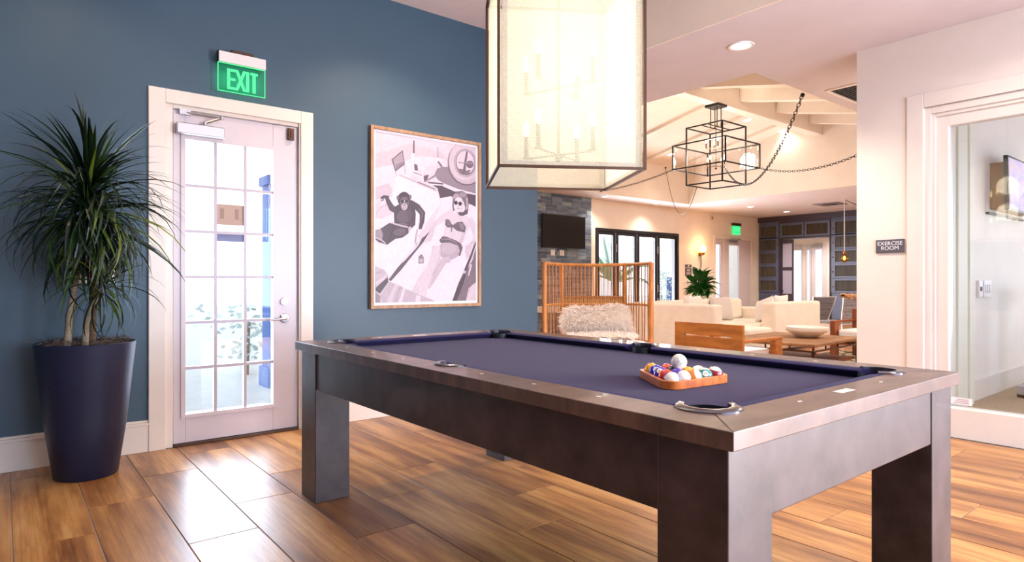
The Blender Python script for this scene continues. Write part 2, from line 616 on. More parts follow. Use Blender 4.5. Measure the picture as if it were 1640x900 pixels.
for xa, xb in ((OX0 - .15, OX0 + .006), (OX1 - .006, OX1 + .15)):
    pen = [(OY0 - .1, ZC + .004), (OY1 + .1, ZC + .004), (OY1 + .1, ZE + .02), (RY, RZ + .05), (OY0 - .1, ZE + .02)]
    vs = [(xa, y, z) for y, z in pen] + [(xb, y, z) for y, z in pen]
    _g.add(vs, [(4, 3, 2, 1, 0), (5, 6, 7, 8, 9)] + [(i, (i + 1) % 5, 5 + (i + 1) % 5, 5 + i) for i in range(5)])
struct(_g.build('wall_gable', M['white_wall']))
MB().box(OX0, OX1, RY - .10, RY + .10, 4.12, RZ + .02).build('ridge_beam', M['trim'], vault, bevel=0.005)
for k in range(6):
    xr = 6.35 + 1.22 * k
    for sgn, ye in ((-1, OY0 + .02), (1, OY1 - .02)):
        zr0, zr1 = RZ - 0.03, RZ - abs(ye - RY) * SL + 0.0
        dz = 0.20 if sgn < 0 else 0.05
        y0 = RY + sgn * 0.08
        _b = MB().hexa([(xr - .07, y0, zr0 - dz), (xr + .07, y0, zr0 - dz), (xr + .07, ye, zr1 - dz), (xr - .07, ye, zr1 - dz),
                        (xr - .07, y0, zr0 + .02), (xr + .07, y0, zr0 + .02), (xr + .07, ye, zr1 + .02), (xr - .07, ye, zr1 + .02)])
        _b.build('rafter', M['trim'], vault, bevel=0.004)

# right-hand wall with the exercise room's glazed frontage
struct(MB().box(5.42, 5.57, 1.79, 2.27, -0.1, ZC).box(5.42, 5.57, -1.6, 1.79, 2.452, ZC).box(5.42, 5.57, -3.3, -3.02, -0.1, ZC).box(5.42, 5.57, -3.02, -1.6, 2.40, ZC)
       .box(5.57, 18.0, 1.95, 2.27, -0.1, ZC).build('wall_right', M['white_wall']))
ex = sroot('window_1')
MB().box(5.405, 5.43, 1.785, 1.9, 0, 2.56).build('casing', M['trim'], ex, bevel=0.004)
MB().box(5.405, 5.43, -1.6, 1.785, 2.452, 2.56).build('casing', M['trim'], ex, bevel=0.004)
MB().box(5.425, 5.56, 1.74, 1.79, 0.217, 2.452).box(5.44, 5.55, 1.715, 1.74, 0.217, 2.40).box(5.455, 5.545, 1.637, 1.715, 0.217, 2.375).build('jamb', M['trim'], ex, bevel=0.003)
MB().box(5.425, 5.56, -1.6, 1.74, 2.40, 2.452).box(5.44, 5.55, -1.6, 1.715, 2.375, 2.40).box(5.455, 5.545, -1.6, 1.637, 2.297, 2.375).build('head_rail', M['trim'], ex, bevel=0.003)
MB().box(5.41, 5.55, -1.6, 1.785, 0, 0.217).build('kick_board', M['trim'], ex, bevel=0.005)
MB().box(5.455, 5.545, 0.16, 0.24, 0.217, 2.297).build('mullion', M['trim'], ex, bevel=0.003)
for ya, yb in ((0.24, 1.637), (-1.6, 0.16)):
    MB().box(5.495, 5.503, ya, yb, 0.217, 2.297).build('pane', M['glass_green'], ex)
struct(MB().box(5.56, 10.0, -3.2, 1.95, -0.1, 0.008).build('floor_exercise', M['carpet']))
struct(MB().box(9.95, 10.1, -3.3, -2.7, -0.1, ZC).box(9.95, 10.1, 1.5, 1.95, -0.1, ZC).box(9.95, 10.1, -2.7, 1.5, 2.6, ZC).box(9.95, 10.1, -2.7, 1.5, -0.1, 0.4)
       .build('wall_exercise', M['white_wall']))
struct(MB().box(5.57, 9.95, 1.935, 1.95, 0.008, 0.19).box(5.57, 9.95, 1.928, 1.95, 0.19, 0.21).build('baseboard_exercise', M['trim'], bevel=0.003))
_p = MB()
for xa, xb, yy in ((6.2, 6.38, 1.86), (6.38, 6.52, 1.90), (6.52, 6.76, 1.88), (6.76, 6.88, 1.915), (6.88, 7.0, 1.895), (7.0, 7.06, 1.92)):
    _p.box(xa, xb, yy, 1.95, 0.008, ZC)
struct(_p.build('trim_pilaster', pbr('cream_pilaster', (232, 226, 206), 0.5), bevel=0.004))

# glazed door made up for the added side fill, and wide window on the sides the camera looks away from
d5 = sroot('added_fill_door')
MB().box(5.45, 5.52, -3.02, -2.92, 0, 2.40).box(5.45, 5.52, -1.72, -1.6, 0, 2.40).box(5.45, 5.52, -2.92, -1.72, 2.30, 2.40).box(5.45, 5.52, -2.92, -1.72, 0, .12).build('door_frame', M['trim'], d5, bevel=.004)
MB().box(5.48, 5.486, -2.92, -1.72, .12, 2.30).build('pane', M['glass'], d5)
w3 = sroot('window_3')
_b = MB().box(0.9, 5.4, -3.30, -3.24, 0.25, 0.31).box(0.9, 5.4, -3.30, -3.24, 2.59, 2.65)
for _x in (0.93, 2.4, 3.9, 5.37):
    _b.box(_x - .03, _x + .03, -3.30, -3.24, 0.31, 2.59)
_b.build('window_frame', M['trim'], w3)
MB().box(0.9, 5.4, -3.275, -3.269, .31, 2.59).build('pane', M['glass'], w3)

# living room shell
struct(MB().box(4.06, 4.21, YT, 10.3, -0.1, ZC).build('wall_living', M['white_wall']))
struct(MB().box(4.2, 10.53, 10.1, 10.3, -0.1, ZC).box(13.63, 15.25, 10.1, 10.3, -0.1, ZC).box(17.1, 18.0, 10.1, 10.3, -0.1, ZC)
       .box(10.53, 13.63, 10.1, 10.3, 2.365, ZC).box(15.25, 17.1, 10.1, 10.3, 2.33, ZC).build('wall_far', M['white_wall']))
struct(MB().box(17.9, 18.0, 9.41, 10.3, -0.1, ZC).box(17.9, 18.0, 2.2, 8.02, -0.1, ZC).box(17.9, 18.0, 8.02, 9.41, 2.35, ZC).build('wall_end', M['white_wall']))
# chimney breast faced with grey-blue tiles
chim = struct(MB().box(8.465, 10.3, 9.985, 10.1, 0, ZC).build('wall_chimney', pbr('pale_tile_grout', (206, 204, 202), 0.85)))
_tile = MB()
_tile.box(-0.147, 0.147, -0.012, 0.004, -0.0365, 0.0365)
_bm = []
for c in ((92, 108, 128), (112, 126, 142), (78, 92, 112), (128, 140, 150)):
    q = NT('glazed_tile')
    q.b.inputs['Roughness'].default_value = 0.18
    vv = q.coords((3, 3, 12), True)
    q.l(q.ramp(q.noise(vv, 1.2, 3), [(0.3, lin(tuple(x * 0.82 for x in c))), (0.7, lin(tuple(min(255, x * 1.15) for x in c)))]), q.b.inputs['Base Color'])
    _bm.append(q.m)
_tms = [_tile.mesh('tile', q) for q in _bm]
_half = MB().box(-0.0715, 0.0715, -0.012, 0.004, -0.0365, 0.0365)
_ths = [_half.mesh('tile', q) for q in _bm]
rr = random.Random(3)
for row in range(39):
    z = 0.045 + 0.077 * row
    half = (row // 3) % 2
    x = 8.4685
    for c in range(7 if half else 6):
        if half and c in (0, 6):
            link('tile', rr.choice(_ths), chim, loc=(x + 0.0715, 9.985, z))
            x += 0.1505
        else:
            link('tile', rr.choice(_tms), chim, loc=(x + 0.147, 9.985, z))
            x += 0.301
struct(MB().box(8.465, 10.3, 9.55, 9.985, 0.5, 0.62).build('trim_hearth_ledge', M['trim'], bevel=0.01))

# glass entrance door
door = sroot('door_1')
YL, YR_ = 4.868, 4.912
MB().box(0.84, 0.90, 4.852, YT, 0, 2.375).build('jamb', M['trim'], door, bevel=0.003)
MB().box(1.772, 1.795, 4.852, YT, 0, 2.375).box(1.772, 1.785, YB - .012, 4.862, 0, 2.36).build('jamb', M['trim'], door, bevel=0.003)
MB().box(0.90, 1.772, 4.852, YT, 2.335, 2.375).build('jamb', M['trim'], door, bevel=0.003)
MB().box(0.905, 0.98, YL, YR_, 0.018, 2.33).build('stile', M['door_white'], door, bevel=0.003)
MB().box(1.582, 1.767, YL, YR_, 0.018, 2.33).build('stile', M['door_white'], door, bevel=0.003)
MB().box(0.98, 1.582, YL, YR_, 2.133, 2.33).build('rail', M['door_white'], door, bevel=0.003)
MB().box(0.98, 1.582, YL, YR_, 0.018, 0.215).build('rail', M['door_white'], door, bevel=0.003)
MB().box(0.952, 0.98, YL - .01, YL + .006, 0.19, 2.16).box(1.582, 1.61, YL - .01, YL + .006, 0.19, 2.16).box(0.98, 1.582, YL - .01, YL + .006, 2.133, 2.16) \
    .box(0.98, 1.582, YL - .01, YL + .006, 0.19, 0.215).build('glazing_bead', M['door_white'], door)
for xm in (1.178, 1.382):
    MB().box(xm - .010, xm + .010, YL + .002, YR_ - .004, 0.215, 2.133).build('muntin', M['muntin'], door)
for k in range(1, 6):
    zm = 0.215 + 1.918 * k / 6
    MB().box(0.98, 1.582, YL + .003, YR_ - .005, zm - .010, zm + .010).build('muntin', M['muntin'], door)
_pane = MB().box(0, 0.181, -0.003, 0.003, 0, 0.2997).mesh('pane', M['glass'])
for i, xa in enumerate((0.9835, 1.1895, 1.3935)):
    for k in range(6):
        link('pane', _pane, door, loc=(xa, 4.89, 0.225 + 0.3197 * k))
MB().box(0.905, 1.767, 4.845, 4.93, 0.0, 0.016).build('threshold', M['bronze'], door)
MB().lathe([(0, -.018), (.026, -.018), (.030, -.008), (.031, 0)], 24, (1.664, YL, 0.99), 0, Matrix.Rotation(R(-90), 3, 'X')).lathe([(0, -.03), (.014, -.03), (.016, -.016)], 20, (1.664, YL, 0.99), 0, Matrix.Rotation(R(-90), 3, 'X')) \
    .build('deadbolt', M['chrome'], door, smooth=True)
lev = MB().lathe([(.036, 0), (.036, .008), (.030, .014), (0, .015)], 28, (1.668, YL, 0.862), 0, Matrix.Rotation(R(90), 3, 'X'))
lev.tube([(1.668, YL, .862), (1.668, YL - .055, .862)], .011, 12)
lev.tube([(1.668, YL - .055, .862), (1.645, YL - .060, .862), (1.60, YL - .058, .857), (1.545, YL - .050, .853)], [.013, .013, .010, .008], 12)
lev.build('lever_handle', M['chrome'], door, smooth=True)
cl = MB().box(0.915, 1.225, 4.80, YL, 2.16, 2.236).build('door_closer', M['satin'], door, bevel=0.006)
arm = MB().tube([(1.10, 4.835, 2.236), (1.10, 4.835, 2.262)], .013, 10).tube([(1.10, 4.835, 2.256), (1.20, 4.79, 2.30)], .009, 8).tube([(1.20, 4.79, 2.30), (0.97, 4.845, 2.315)], .008, 8) \
    .box(0.94, 1.01, 4.835, 4.86, 2.30, 2.335).lathe([(0, -.012), (.014, -.012), (.014, .012), (0, .012)], 12, (1.20, 4.79, 2.30))
arm.build('closer_arm', M['satin'], door, smooth=True)
MB().box(1.69, 1.735, 4.84, YL, 2.225, 2.315).box(1.705, 1.72, 4.832, 4.842, 2.24, 2.30).build('latch_box', M['bronze'], door, bevel=0.003)
cas = sroot('trim_1')
MB().box(0.75, 0.853, 4.828, YB, 0, 2.456).build('casing_board', M['trim'], cas, bevel=0.004)
MB().box(1.782, 1.88, 4.828, YB, 0, 2.456).build('casing_board', M['trim'], cas, bevel=0.004)
MB().box(0.853, 1.782, 4.828, YB, 2.36, 2.456).build('casing_board', M['trim'], cas, bevel=0.004)

# bifold patio window
win = sroot('window_2')
def _frame(x0, x1, z0, z1, w, y0, y1):
    return MB().box(x0, x0 + w, y0, y1, z0, z1).box(x1 - w, x1, y0, y1, z0, z1).box(x0 + w, x1 - w, y0, y1, z0, z0 + w).box(x0 + w, x1 - w, y0, y1, z1 - w, z1)
_frame(10.53, 13.63, 0.0, 2.365, 0.06, 10.09, 10.28).build('window_frame', M['blackframe'], win, bevel=0.004)
for xa, xb, hinge in ((10.59, 11.24, 11.24), (11.26, 12.0, 0), (12.02, 12.78, 12.79), (12.80, 13.57, 0)):
    _frame(xa, xb, 0.06, 2.305, 0.085, 10.12, 10.17).build('sash', M['blackframe'], win, bevel=0.004)
    MB().box(xa + .085, xb - .085, 10.142, 10.148, .145, 2.22).build('pane', M['glass'], win)
for xh in (11.25, 12.79):
    for zh in (1.92, 0.95, 0.62):
        MB().box(xh - .02, xh + .02, 10.10, 10.125, zh - .09, zh + .09).build('hinge', M['satin'], win, bevel=0.003)
# double door beside it
dd = sroot('door_2')
_frame(15.17, 17.2, -0.2, 2.42, 0.1, 10.085, 10.1).build('casing', M['trim'], dd, bevel=0.004)
for xa, xb in ((15.26, 15.70), (15.72, 17.09)):
    ga, gb = (15.29, 15.56) if xa < 15.5 else (15.96, 16.48)
    MB().box(xa, ga, 10.12, 10.17, .02, 2.325).box(gb, xb, 10.12, 10.17, .02, 2.325).box(ga, gb, 10.12, 10.17, 2.16, 2.325).box(ga, gb, 10.12, 10.17, .02, .25).build('door_leaf', M['door_white'], dd, bevel=0.004)
    MB().box(ga, gb, 10.142, 10.148, .25, 2.16).build('pane', M['glass'], dd)
MB().box(15.70, 15.72, 10.11, 10.18, .02, 2.325).build('mullion', M['trim'], dd)
MB().box(15.86, 16.30, 10.05, 10.12, 2.22, 2.29).tube([(16.1, 10.06, 2.29), (16.35, 9.98, 2.33), (16.0, 10.08, 2.36)], .012, 6).build('door_closer', M['satin'], dd, bevel=0.004)

# vestibule seen through the bookcase doorway
struct(MB().box(21.0, 21.2, 7.3, 9.72, -0.1, ZC).box(21.0, 21.2, 10.42, 10.5, -0.1, ZC).box(21.0, 21.2, 10.98, 11.5, -0.1, ZC).box(21.0, 21.2, 9.72, 10.42, 2.36, ZC).box(21.0, 21.2, 10.5, 10.98, 2.36, ZC)
       .box(17.9, 21.2, 11.4, 11.5, -0.1, ZC).box(17.9, 21.2, 7.2, 7.4, -0.1, ZC).box(17.9, 18.0, 10.3, 11.5, -0.1, ZC).build('wall_vestibule', M['white_wall']))
struct(MB().box(17.9, 21.2, 7.2, 11.5, ZC, ZC + .1).build('ceiling_vestibule', M['ceil']))
vd = sroot('door_4')
for ya, yb, ga, gb in ((9.72, 10.22, 9.87, 10.10), (10.23, 10.42, 10.285, 10.375), (10.5, 10.98, 10.56, 10.84)):
    MB().box(20.97, 21.03, ya, ga, 0, 2.36).box(20.97, 21.03, gb, yb, 0, 2.36).box(20.97, 21.03, ga, gb, 2.18, 2.36).box(20.97, 21.03, ga, gb, 0, .25).build('door_leaf', M['door_white'], vd, bevel=.004)
    MB().box(20.995, 21.005, ga, gb, .25, 2.18).build('pane', M['glass'], vd)
MB().box(20.90, 20.97, 9.85, 10.2, 2.26, 2.33).tube([(20.92, 10.0, 2.33), (20.85, 9.8, 2.37), (20.95, 10.1, 2.41)], .012, 6).build('door_closer', M['satin'], vd, bevel=.004)

# outdoors: patio slab, porch column, palm, shrubs, gate
struct(MB().box(-12, 4.06, 5.05, 40, -0.3, -0.02).box(4.06, 40, 10.3, 40, -0.3, -0.02).build('patio', M['concrete']))
o = MB().box(2.22, 2.54, 7.0, 7.32, -0.02, 0.2).box(2.25, 2.51, 7.03, 7.29, 0.2, 2.20).box(2.22, 2.54, 7.0, 7.32, 2.20, 2.30).build('porch_column', M['porch'], bevel=0.008)
tag(o, 'blue porch column outside the glass entrance door', 'column')


def leaf_blade(L, w, e0, droop, fold=0.25, n=7, tip=0.0, wave=0.0):
    """strap leaf from the origin, leaving along +X at elevation e0 (rad) and bending down by droop (rad)"""
    b = MB()
    vs, fs = [], []
    x = z = 0.0
    for i in range(n + 1):
        t = i / n
        a = e0 - droop * t ** 1.3
        if i:
            x += L / n * math.cos(a)
            z += L / n * math.sin(a)
        ww = w * (0.45 + 1.3 * t if t < 0.42 else max(0.02, 1.0 * (1 - ((t - 0.42) / 0.58) ** 1.5))) * 0.5
        nx, nz = -math.sin(a), math.cos(a)
        y0 = wave * math.sin(3 * t)
        vs += [(x + nx * ww * fold, y0 - ww, z + nz * ww * fold), (x, y0, z), (x + nx * ww * fold, y0 + ww, z + nz * ww * fold)]
    for i in range(n):
        k = 3 * i
        fs += [(k, k + 3, k + 4, k + 1), (k + 1, k + 4, k + 5, k + 2)]
    return b.add(vs, fs)


def shrub(name, label, cat, loc, h, r, n, m, seed):
    t = thing(name, label, cat, loc)
    q = random.Random(seed)
    MB().tube([(0, 0, 0), (0.02, 0, h * .5)], .02, 6).build('stem', M['trunk'], t)
    f = MB()
    for k in range(n):
        p = Vector((q.gauss(0, r * .45), q.gauss(0, r * .45), h * q.uniform(.15, 1)))
        a = q.uniform(0, 2 * PI)
        d = Vector((math.cos(a), math.sin(a), q.uniform(-.3, .7))).normalized() * .09
        s_ = d.orthogonal().normalized() * .03
        f.add([p, p + d * .5 + s_, p + d, p + d * .5 - s_], [(0, 1, 2, 3)])
    tag(f.build('foliage', m, t, recalc=False), kind='stuff')
    return t


shrub('shrub', 'pale green shrub low outside the glass entrance door', 'shrub', (2.35, 8.2, -.02), 1.3, .5, 260, M['shrub'], 5)
shrub('shrub', 'small pale shrub outside the rightmost patio window pane', 'shrub', (15.6, 12.2, -.02), 1.5, .4, 400, M['shrub'], 6)
palm = thing('palm', 'green palm with feathery fronds outside the patio window', 'palm', (14.35, 12.9, -.02))
MB().tube([(0, 0, 0), (.05, 0, .6), (.03, .05, 1.1)], [.11, .09, .07], 10).build('trunk', M['trunk'], palm, smooth=True)
for (az, e0, L, dr) in ((170, 82, 1.6, .35), (172, 60, 1.3, 1.5), (200, 55, 1.2, 1.3), (5, 44, 1.8, .8), (-10, 30, 1.3, 1.1), (95, 70, 1.3, .8), (60, 50, 1.4, 1.0), (-60, 60, 1.2, 1.2), (120, 40, 1.2, 1.2)):
    b = MB()
    x = z = 0
    pts = []
    for i in range(15):
        t = i / 14
        a = R(e0) - dr * t
        pts.append((x, 0, z))
        x += L / 14 * math.cos(a)
        z += L / 14 * math.sin(a)
    b.tube(pts, [.012 * (1 - .8 * i / 14) for i in range(15)], 5)
    for i in range(2, 28):
        t = i / 28
        j = min(13, int(t * 14))
        p = Vector(pts[j]).lerp(Vector(pts[j + 1]), t * 14 - j)
        d = (Vector(pts[j + 1]) - Vector(pts[j])).normalized()
        for s_ in (-1, 1):
            tipv = p + d * .17 + Vector((0, s_ * .34 * math.sin(PI * min(1, t + .12)) ** .6, -.05))
            w = Vector((0, 0, .014)) + d * .012
            b.add([p - w, p.lerp(tipv, .5) + w, tipv, p.lerp(tipv, .5) - w], [(0, 1, 2, 3)])
    o = b.build('frond', M['palm'], palm, recalc=False, loc=(.03, .05, 1.1))
    o.rotation_euler = (0, 0, R(az))
g = thing('patio_gate', 'blue-grey slatted gate outside the rightmost patio window pane', 'gate', (16.15, 12.4, -.02))
for k in range(7):
    MB().box(.07 * k, .07 * k + .055, 0, .03, .05, 1.28).build('slat', M['porch'], g)
MB().box(-.02, .5, -.02, 0, 0, .31).build('cross_rail', M['porch'], g)
MB().box(-.02, .5, -.02, 0, 1.05, 1.11).build('cross_rail', M['porch'], g)

# ------------------------------------------------------------------ built-in bookcase across the end wall


def knob(parent, x, y, z):
    MB().ball((x - .018, y, z), .018, n=10, k=6).build('knob', M['brass'], parent, smooth=True)


def pleats(y0, y1, z0, z1, x, parent):
    n = max(6, int((y1 - y0) / .022))
    MB().grid(n * 2, 1, lambda u, v: (x + (.008 if round(u * n * 2) % 2 else -.008), y0 + (y1 - y0) * u, z0 + (z1 - z0) * v)).build('pleated_panel', M['pleat'], parent, recalc=False)


def cab_door(root, y0, y1, z0, z1, oy0, oy1, oz0, oz1, ky):
    """framed cabinet door with a recessed pleated panel"""
    b = MB()
    b.box(17.47, 17.5, y0, oy0, z0, z1).box(17.47, 17.5, oy1, y1, z0, z1).box(17.47, 17.5, oy0, oy1, z0, oz0).box(17.47, 17.5, oy0, oy1, oz1, z1)
    d = b.build('cabinet_door', M['cab'], root, bevel=0.004)
    pleats(oy0, oy1, oz0, oz1, 17.495, d)
    if ky:
        knob(d, 17.47, ky, (oz0 + oz1) / 2 - .02)


LV = [(2.426, 2.743), (2.049, 2.347), (1.661, 1.952), (1.274, 1.557), (0.88, 1.155)]
left = thing('bookcase_tower', 'blue-black bookcase tower left of the doorway, beside the white corner', 'bookcase', (0, 0, 0))
right = thing('bookcase_tower', 'blue-black bookcase tower right of the doorway, behind the hanging bulb', 'bookcase', (0, 0, 0))
for root, ya, yb, oa, ob, ky in ((left, 9.44, 10.09, 9.557, 10.042, 9.50), (right, 7.2, 7.99, 7.3, 7.871, 7.93)):
    MB().box(17.5, 17.89, ya, yb, 0, 2.86).build('carcass', M['cab'], root)
    for k, (za, zb) in enumerate(LV):
        zt = za - .05 if k < 4 else za - .05
        top = zb + .06
        cab_door(root, ya + .03 if root is left else ya, yb - .01, zt, top, oa, ob, za, zb, ky)
    for q in range(2):
        w = (yb - ya - .06) / 2
        d = MB().box(17.475, 17.5, ya + .03 + w * q + .01, ya + .03 + w * (q + 1) - .01, .12, .76).box(17.468, 17.48, ya + .09 + w * q, ya - .03 + w * (q + 1), .2, .68).build('cabinet_door', M['cab'], root, bevel=0.004)
        knob(d, 17.475, (ya + yb) / 2 + (-.05 if q == 0 else .05), .66)
    MB().box(17.46, 17.5, ya, yb, 0, .1).build('plinth', M['cab_dark'], root)
right_far = thing('bookcase_tower', 'blue-black bookcase tower hidden mostly behind the exercise room wall', 'bookcase')
MB().box(17.5, 17.89, 5.9, 7.18, 0, 2.86).build('carcass', M['cab'], right_far)
for za, zb in LV:
    cab_door(right_far, 5.95, 7.15, za - .05, zb + .06, 6.05, 7.05, za, zb, 0)
over = thing('bookcase_bridge', 'blue-black cupboard pair bridging the top of the doorway', 'bookcase')
MB().box(17.5, 17.89, 8.0, 9.43, 2.38, 2.86).build('carcass', M['cab_dark'], over)
cab_door(over, 8.73, 9.42, 2.40, 2.80, 8.786, 9.372, 2.447, 2.737, 8.75)
cab_door(over, 8.01, 8.71, 2.40, 2.80, 8.072, 8.653, 2.447, 2.737, 8.69)
fas = struct(MB().box(17.44, 17.9, 5.9, 10.095, 2.86, ZC - .002).build('trim_bookcase_fascia', M['cab_dark'], bevel=0.004))
struct(MB().box(17.46, 17.9, 9.405, 9.44, 0, 2.38).box(17.46, 17.9, 7.99, 8.02, 0, 2.38).box(17.46, 17.9, 8.02, 9.405, 2.345, 2.38).build('trim_doorway', M['cab_dark'], bevel=0.003))
d3 = sroot('door_3', (17.48, 9.40, 0))
_fm = MB()
_fm.box(0, .04, -.36, -.325, .02, 2.33).box(0, .04, -.045, 0, .02, 2.33)
for za, zb in ((.02, .20), (.56, .78), (1.45, 1.54), (2.22, 2.33)):
    _fm.box(0, .04, -.325, -.045, za, zb)
_fm.build('door_frame', M['cab_dark'], d3, bevel=0.004)
pale = pbr('frosted_pane', (178, 176, 204), 0.3)
for za, zb in ((.20, .56), (.78, 1.45), (1.54, 2.22)):
    MB().box(.014, .026, -.325, -.045, za, zb).build('pane', pale, d3)
MB().tube([(-.05, -.05, .86), (-.05, -.1, .86)], .012, 8).tube([(0, -.05, .86), (-.05, -.05, .86)], .01, 8).build('handle', M['black'], d3)
d3.rotation_euler = (0, 0, R(0))

# ------------------------------------------------------------------ things on the blue wall
ex = thing('exit_sign', 'white-capped glowing green EXIT sign over the glass door', 'sign', (1.338, YB, 2.496))
MB().box(-.164, .164, -.075, -.035, .204, .279).build('housing', M['white_plastic'], ex, bevel=0.003)
MB().box(-.166, -.160, -.076, -.034, .202, .281).build('end_cap', M['black'], ex)
MB().box(-.07, .08, -.06, 0.0, .272, .305).build('mounting_bracket', M['bronze'], ex, bevel=0.002)
t = NT('green_acrylic')
t.t.nodes.remove(t.b)
_tr = t.n('ShaderNodeBsdfTransparent')
_tr.inputs['Color'].default_value = (0.72, 0.95, 0.83, 1)
_em = t.n('ShaderNodeEmission')
_em.inputs['Color'].default_value = (0.05, 0.75, 0.28, 1)
_em.inputs['Strength'].default_value = 0.07
_ad = t.n('ShaderNodeAddShader')
t.l(_tr.outputs[0], _ad.inputs[0])
t.l(_em.outputs[0], _ad.inputs[1])
t.l(_ad.outputs[0], t.out.inputs['Surface'])
acr = MB().box(-.164, .164, -.058, -.052, 0, .206).build('acrylic_panel', t.m, ex)
MB().box(-.164, .164, -.059, -.051, 0, .004).box(-.164, -.160, -.059, -.051, 0, .206).box(.160, .164, -.059, -.051, 0, .206).box(-.164, .164, -.059, -.051, .200, .206).build('lit_edge', M['exit_glow'], acr)
E_, z0, z1 = MB(), .020, .166
yl, yh = -.0615, -.0585
sx = -.102
E_.box(sx, sx + .020, yl, yh, z0, z1)
for za in (z0, (z0 + z1) / 2 - .009, z1 - .018):
    E_.box(sx + .020, sx + .056, yl, yh, za, za + .018)
E_.build('letter', M['exit_glow'], acr)
X_ = MB()
for a, b in ((-.038, .018), (.018, -.038)):
    X_.hexa([(a - .011, yl, z0), (a + .011, yl, z0), (a + .011, yh, z0), (a - .011, yh, z0), (b - .011, yl, z1), (b + .011, yl, z1), (b + .011, yh, z1), (b - .011, yh, z1)])
X_.build('letter', M['exit_glow'], acr)
MB().box(.027, .049, yl, yh, z0, z1).build('letter', M['exit_glow'], acr)
MB().box(.072, .094, yl, yh, z0, z1 - .018).box(.057, .110, yl, yh, z1 - .018, z1).build('letter', M['exit_glow'], acr)
_gl = bpy.data.lights.new('exit_sign_glow', 'AREA')
_gl.size, _gl.size_y, _gl.shape, _gl.energy, _gl.color = .3, .12, 'RECTANGLE', 0.25, (.2, 1, .5)
_go = bpy.data.objects.new('exit_sign_glow', _gl)
_go.location, _go.rotation_euler, _go.parent = (0, -.045, .10), (R(90), 0, 0), ex
COL.objects.link(_go)

box = thing('wall_cabinet', 'white wall box with a red strip, half hidden behind the tall dracaena', 'cabinet', (.448, YB, 1.13))
MB().box(-.11, .11, -.09, 0, 0, .30).build('body', M['white_plastic'], box, bevel=0.012)
MB().box(-.045, -.01, -.096, -.088, .03, .22).build('red_strip', M['red'], box, bevel=0.004)

# framed vintage photograph
pic = thing('framed_picture', 'large oak-framed vintage black and white photograph on the blue wall', 'picture', (2.9225, YB, .912))
W_, H_ = 1.125, 1.528
for nm, a in (('frame_side', (-W_ / 2, -W_ / 2 + .028, 0, H_)), ('frame_side', (W_ / 2 - .028, W_ / 2, 0, H_)), ('frame_side', (-W_ / 2 + .028, W_ / 2 - .028, 0, .028)), ('frame_side', (-W_ / 2 + .028, W_ / 2 - .028, H_ - .028, H_))):
    MB().box(a[0], a[1], -.042, 0, a[2], a[3]).build(nm, M['oak'], pic, bevel=0.003)
MB().box(-W_ / 2 + .02, W_ / 2 - .02, -.020, -.004, .02, H_ - .02).build('mount_board', pbr('mount_white', (240, 232, 236), 0.6), pic)
PR = (-W_ / 2 + .050, W_ / 2 - .050, .052, H_ - .048)      # printed area in the picture's own plane


def on_print(u, v):
    """a point of the print (sixths of a photo pixel from its corner) as x, z on the picture's flat face"""
    px, py = 590 + u / 6, 200 + v / 6
    s_ = (px - 820) / F_PX
    d = (YB - .021) / (CC - CS * s_)
    return d * (CS + CC * s_) - 2.9225, CAM_H - (py - 450) * d / F_PX - .912


def clip_poly(P, box_):
    x0, x1, y0, y1 = box_
    for ax, lim, sg in ((0, x0, 1), (0, x1, -1), (1, y0, 1), (1, y1, -1)):
        out = []
        for i, a in enumerate(P):
            b = P[(i + 1) % len(P)]
            ia, ib = (a[ax] - lim) * sg >= 0, (b[ax] - lim) * sg >= 0
            if ia:
                out.append(a)
            if ia != ib:
                t_ = (lim - a[ax]) / (b[ax] - a[ax])
                out.append((a[0] + (b[0] - a[0]) * t_, a[1] + (b[1] - a[1]) * t_))
        P = out
        if not P:
            break
    return P


def ell(cx, cy, rx, ry, rot=0, n=22):
    c, s_ = math.cos(R(rot)), math.sin(R(rot))
    return [(cx + rx * math.cos(2 * PI * k / n) * c - ry * math.sin(2 * PI * k / n) * s_, cy + rx * math.cos(2 * PI * k / n) * s_ + ry * math.sin(2 * PI * k / n) * c) for k in range(n)]


def limb(pts, ws):
    L, Rr = [], []
    for i, p in enumerate(pts):
        a, b = pts[max(i - 1, 0)], pts[min(i + 1, len(pts) - 1)]
        dx, dy = b[0] - a[0], b[1] - a[1]
        q = math.hypot(dx, dy) or 1
        L.append((p[0] - dy / q * ws[i] / 2, p[1] + dx / q * ws[i] / 2))
        Rr.append((p[0] + dy / q * ws[i] / 2, p[1] - dx / q * ws[i] / 2))
    return L + Rr[::-1]


def ink(g):
    k = 40 + (g - 40) * .86 if g > 40 else g
    return (min(255, k + 10), k - 5 if g > 40 else k, min(255, k + 7))


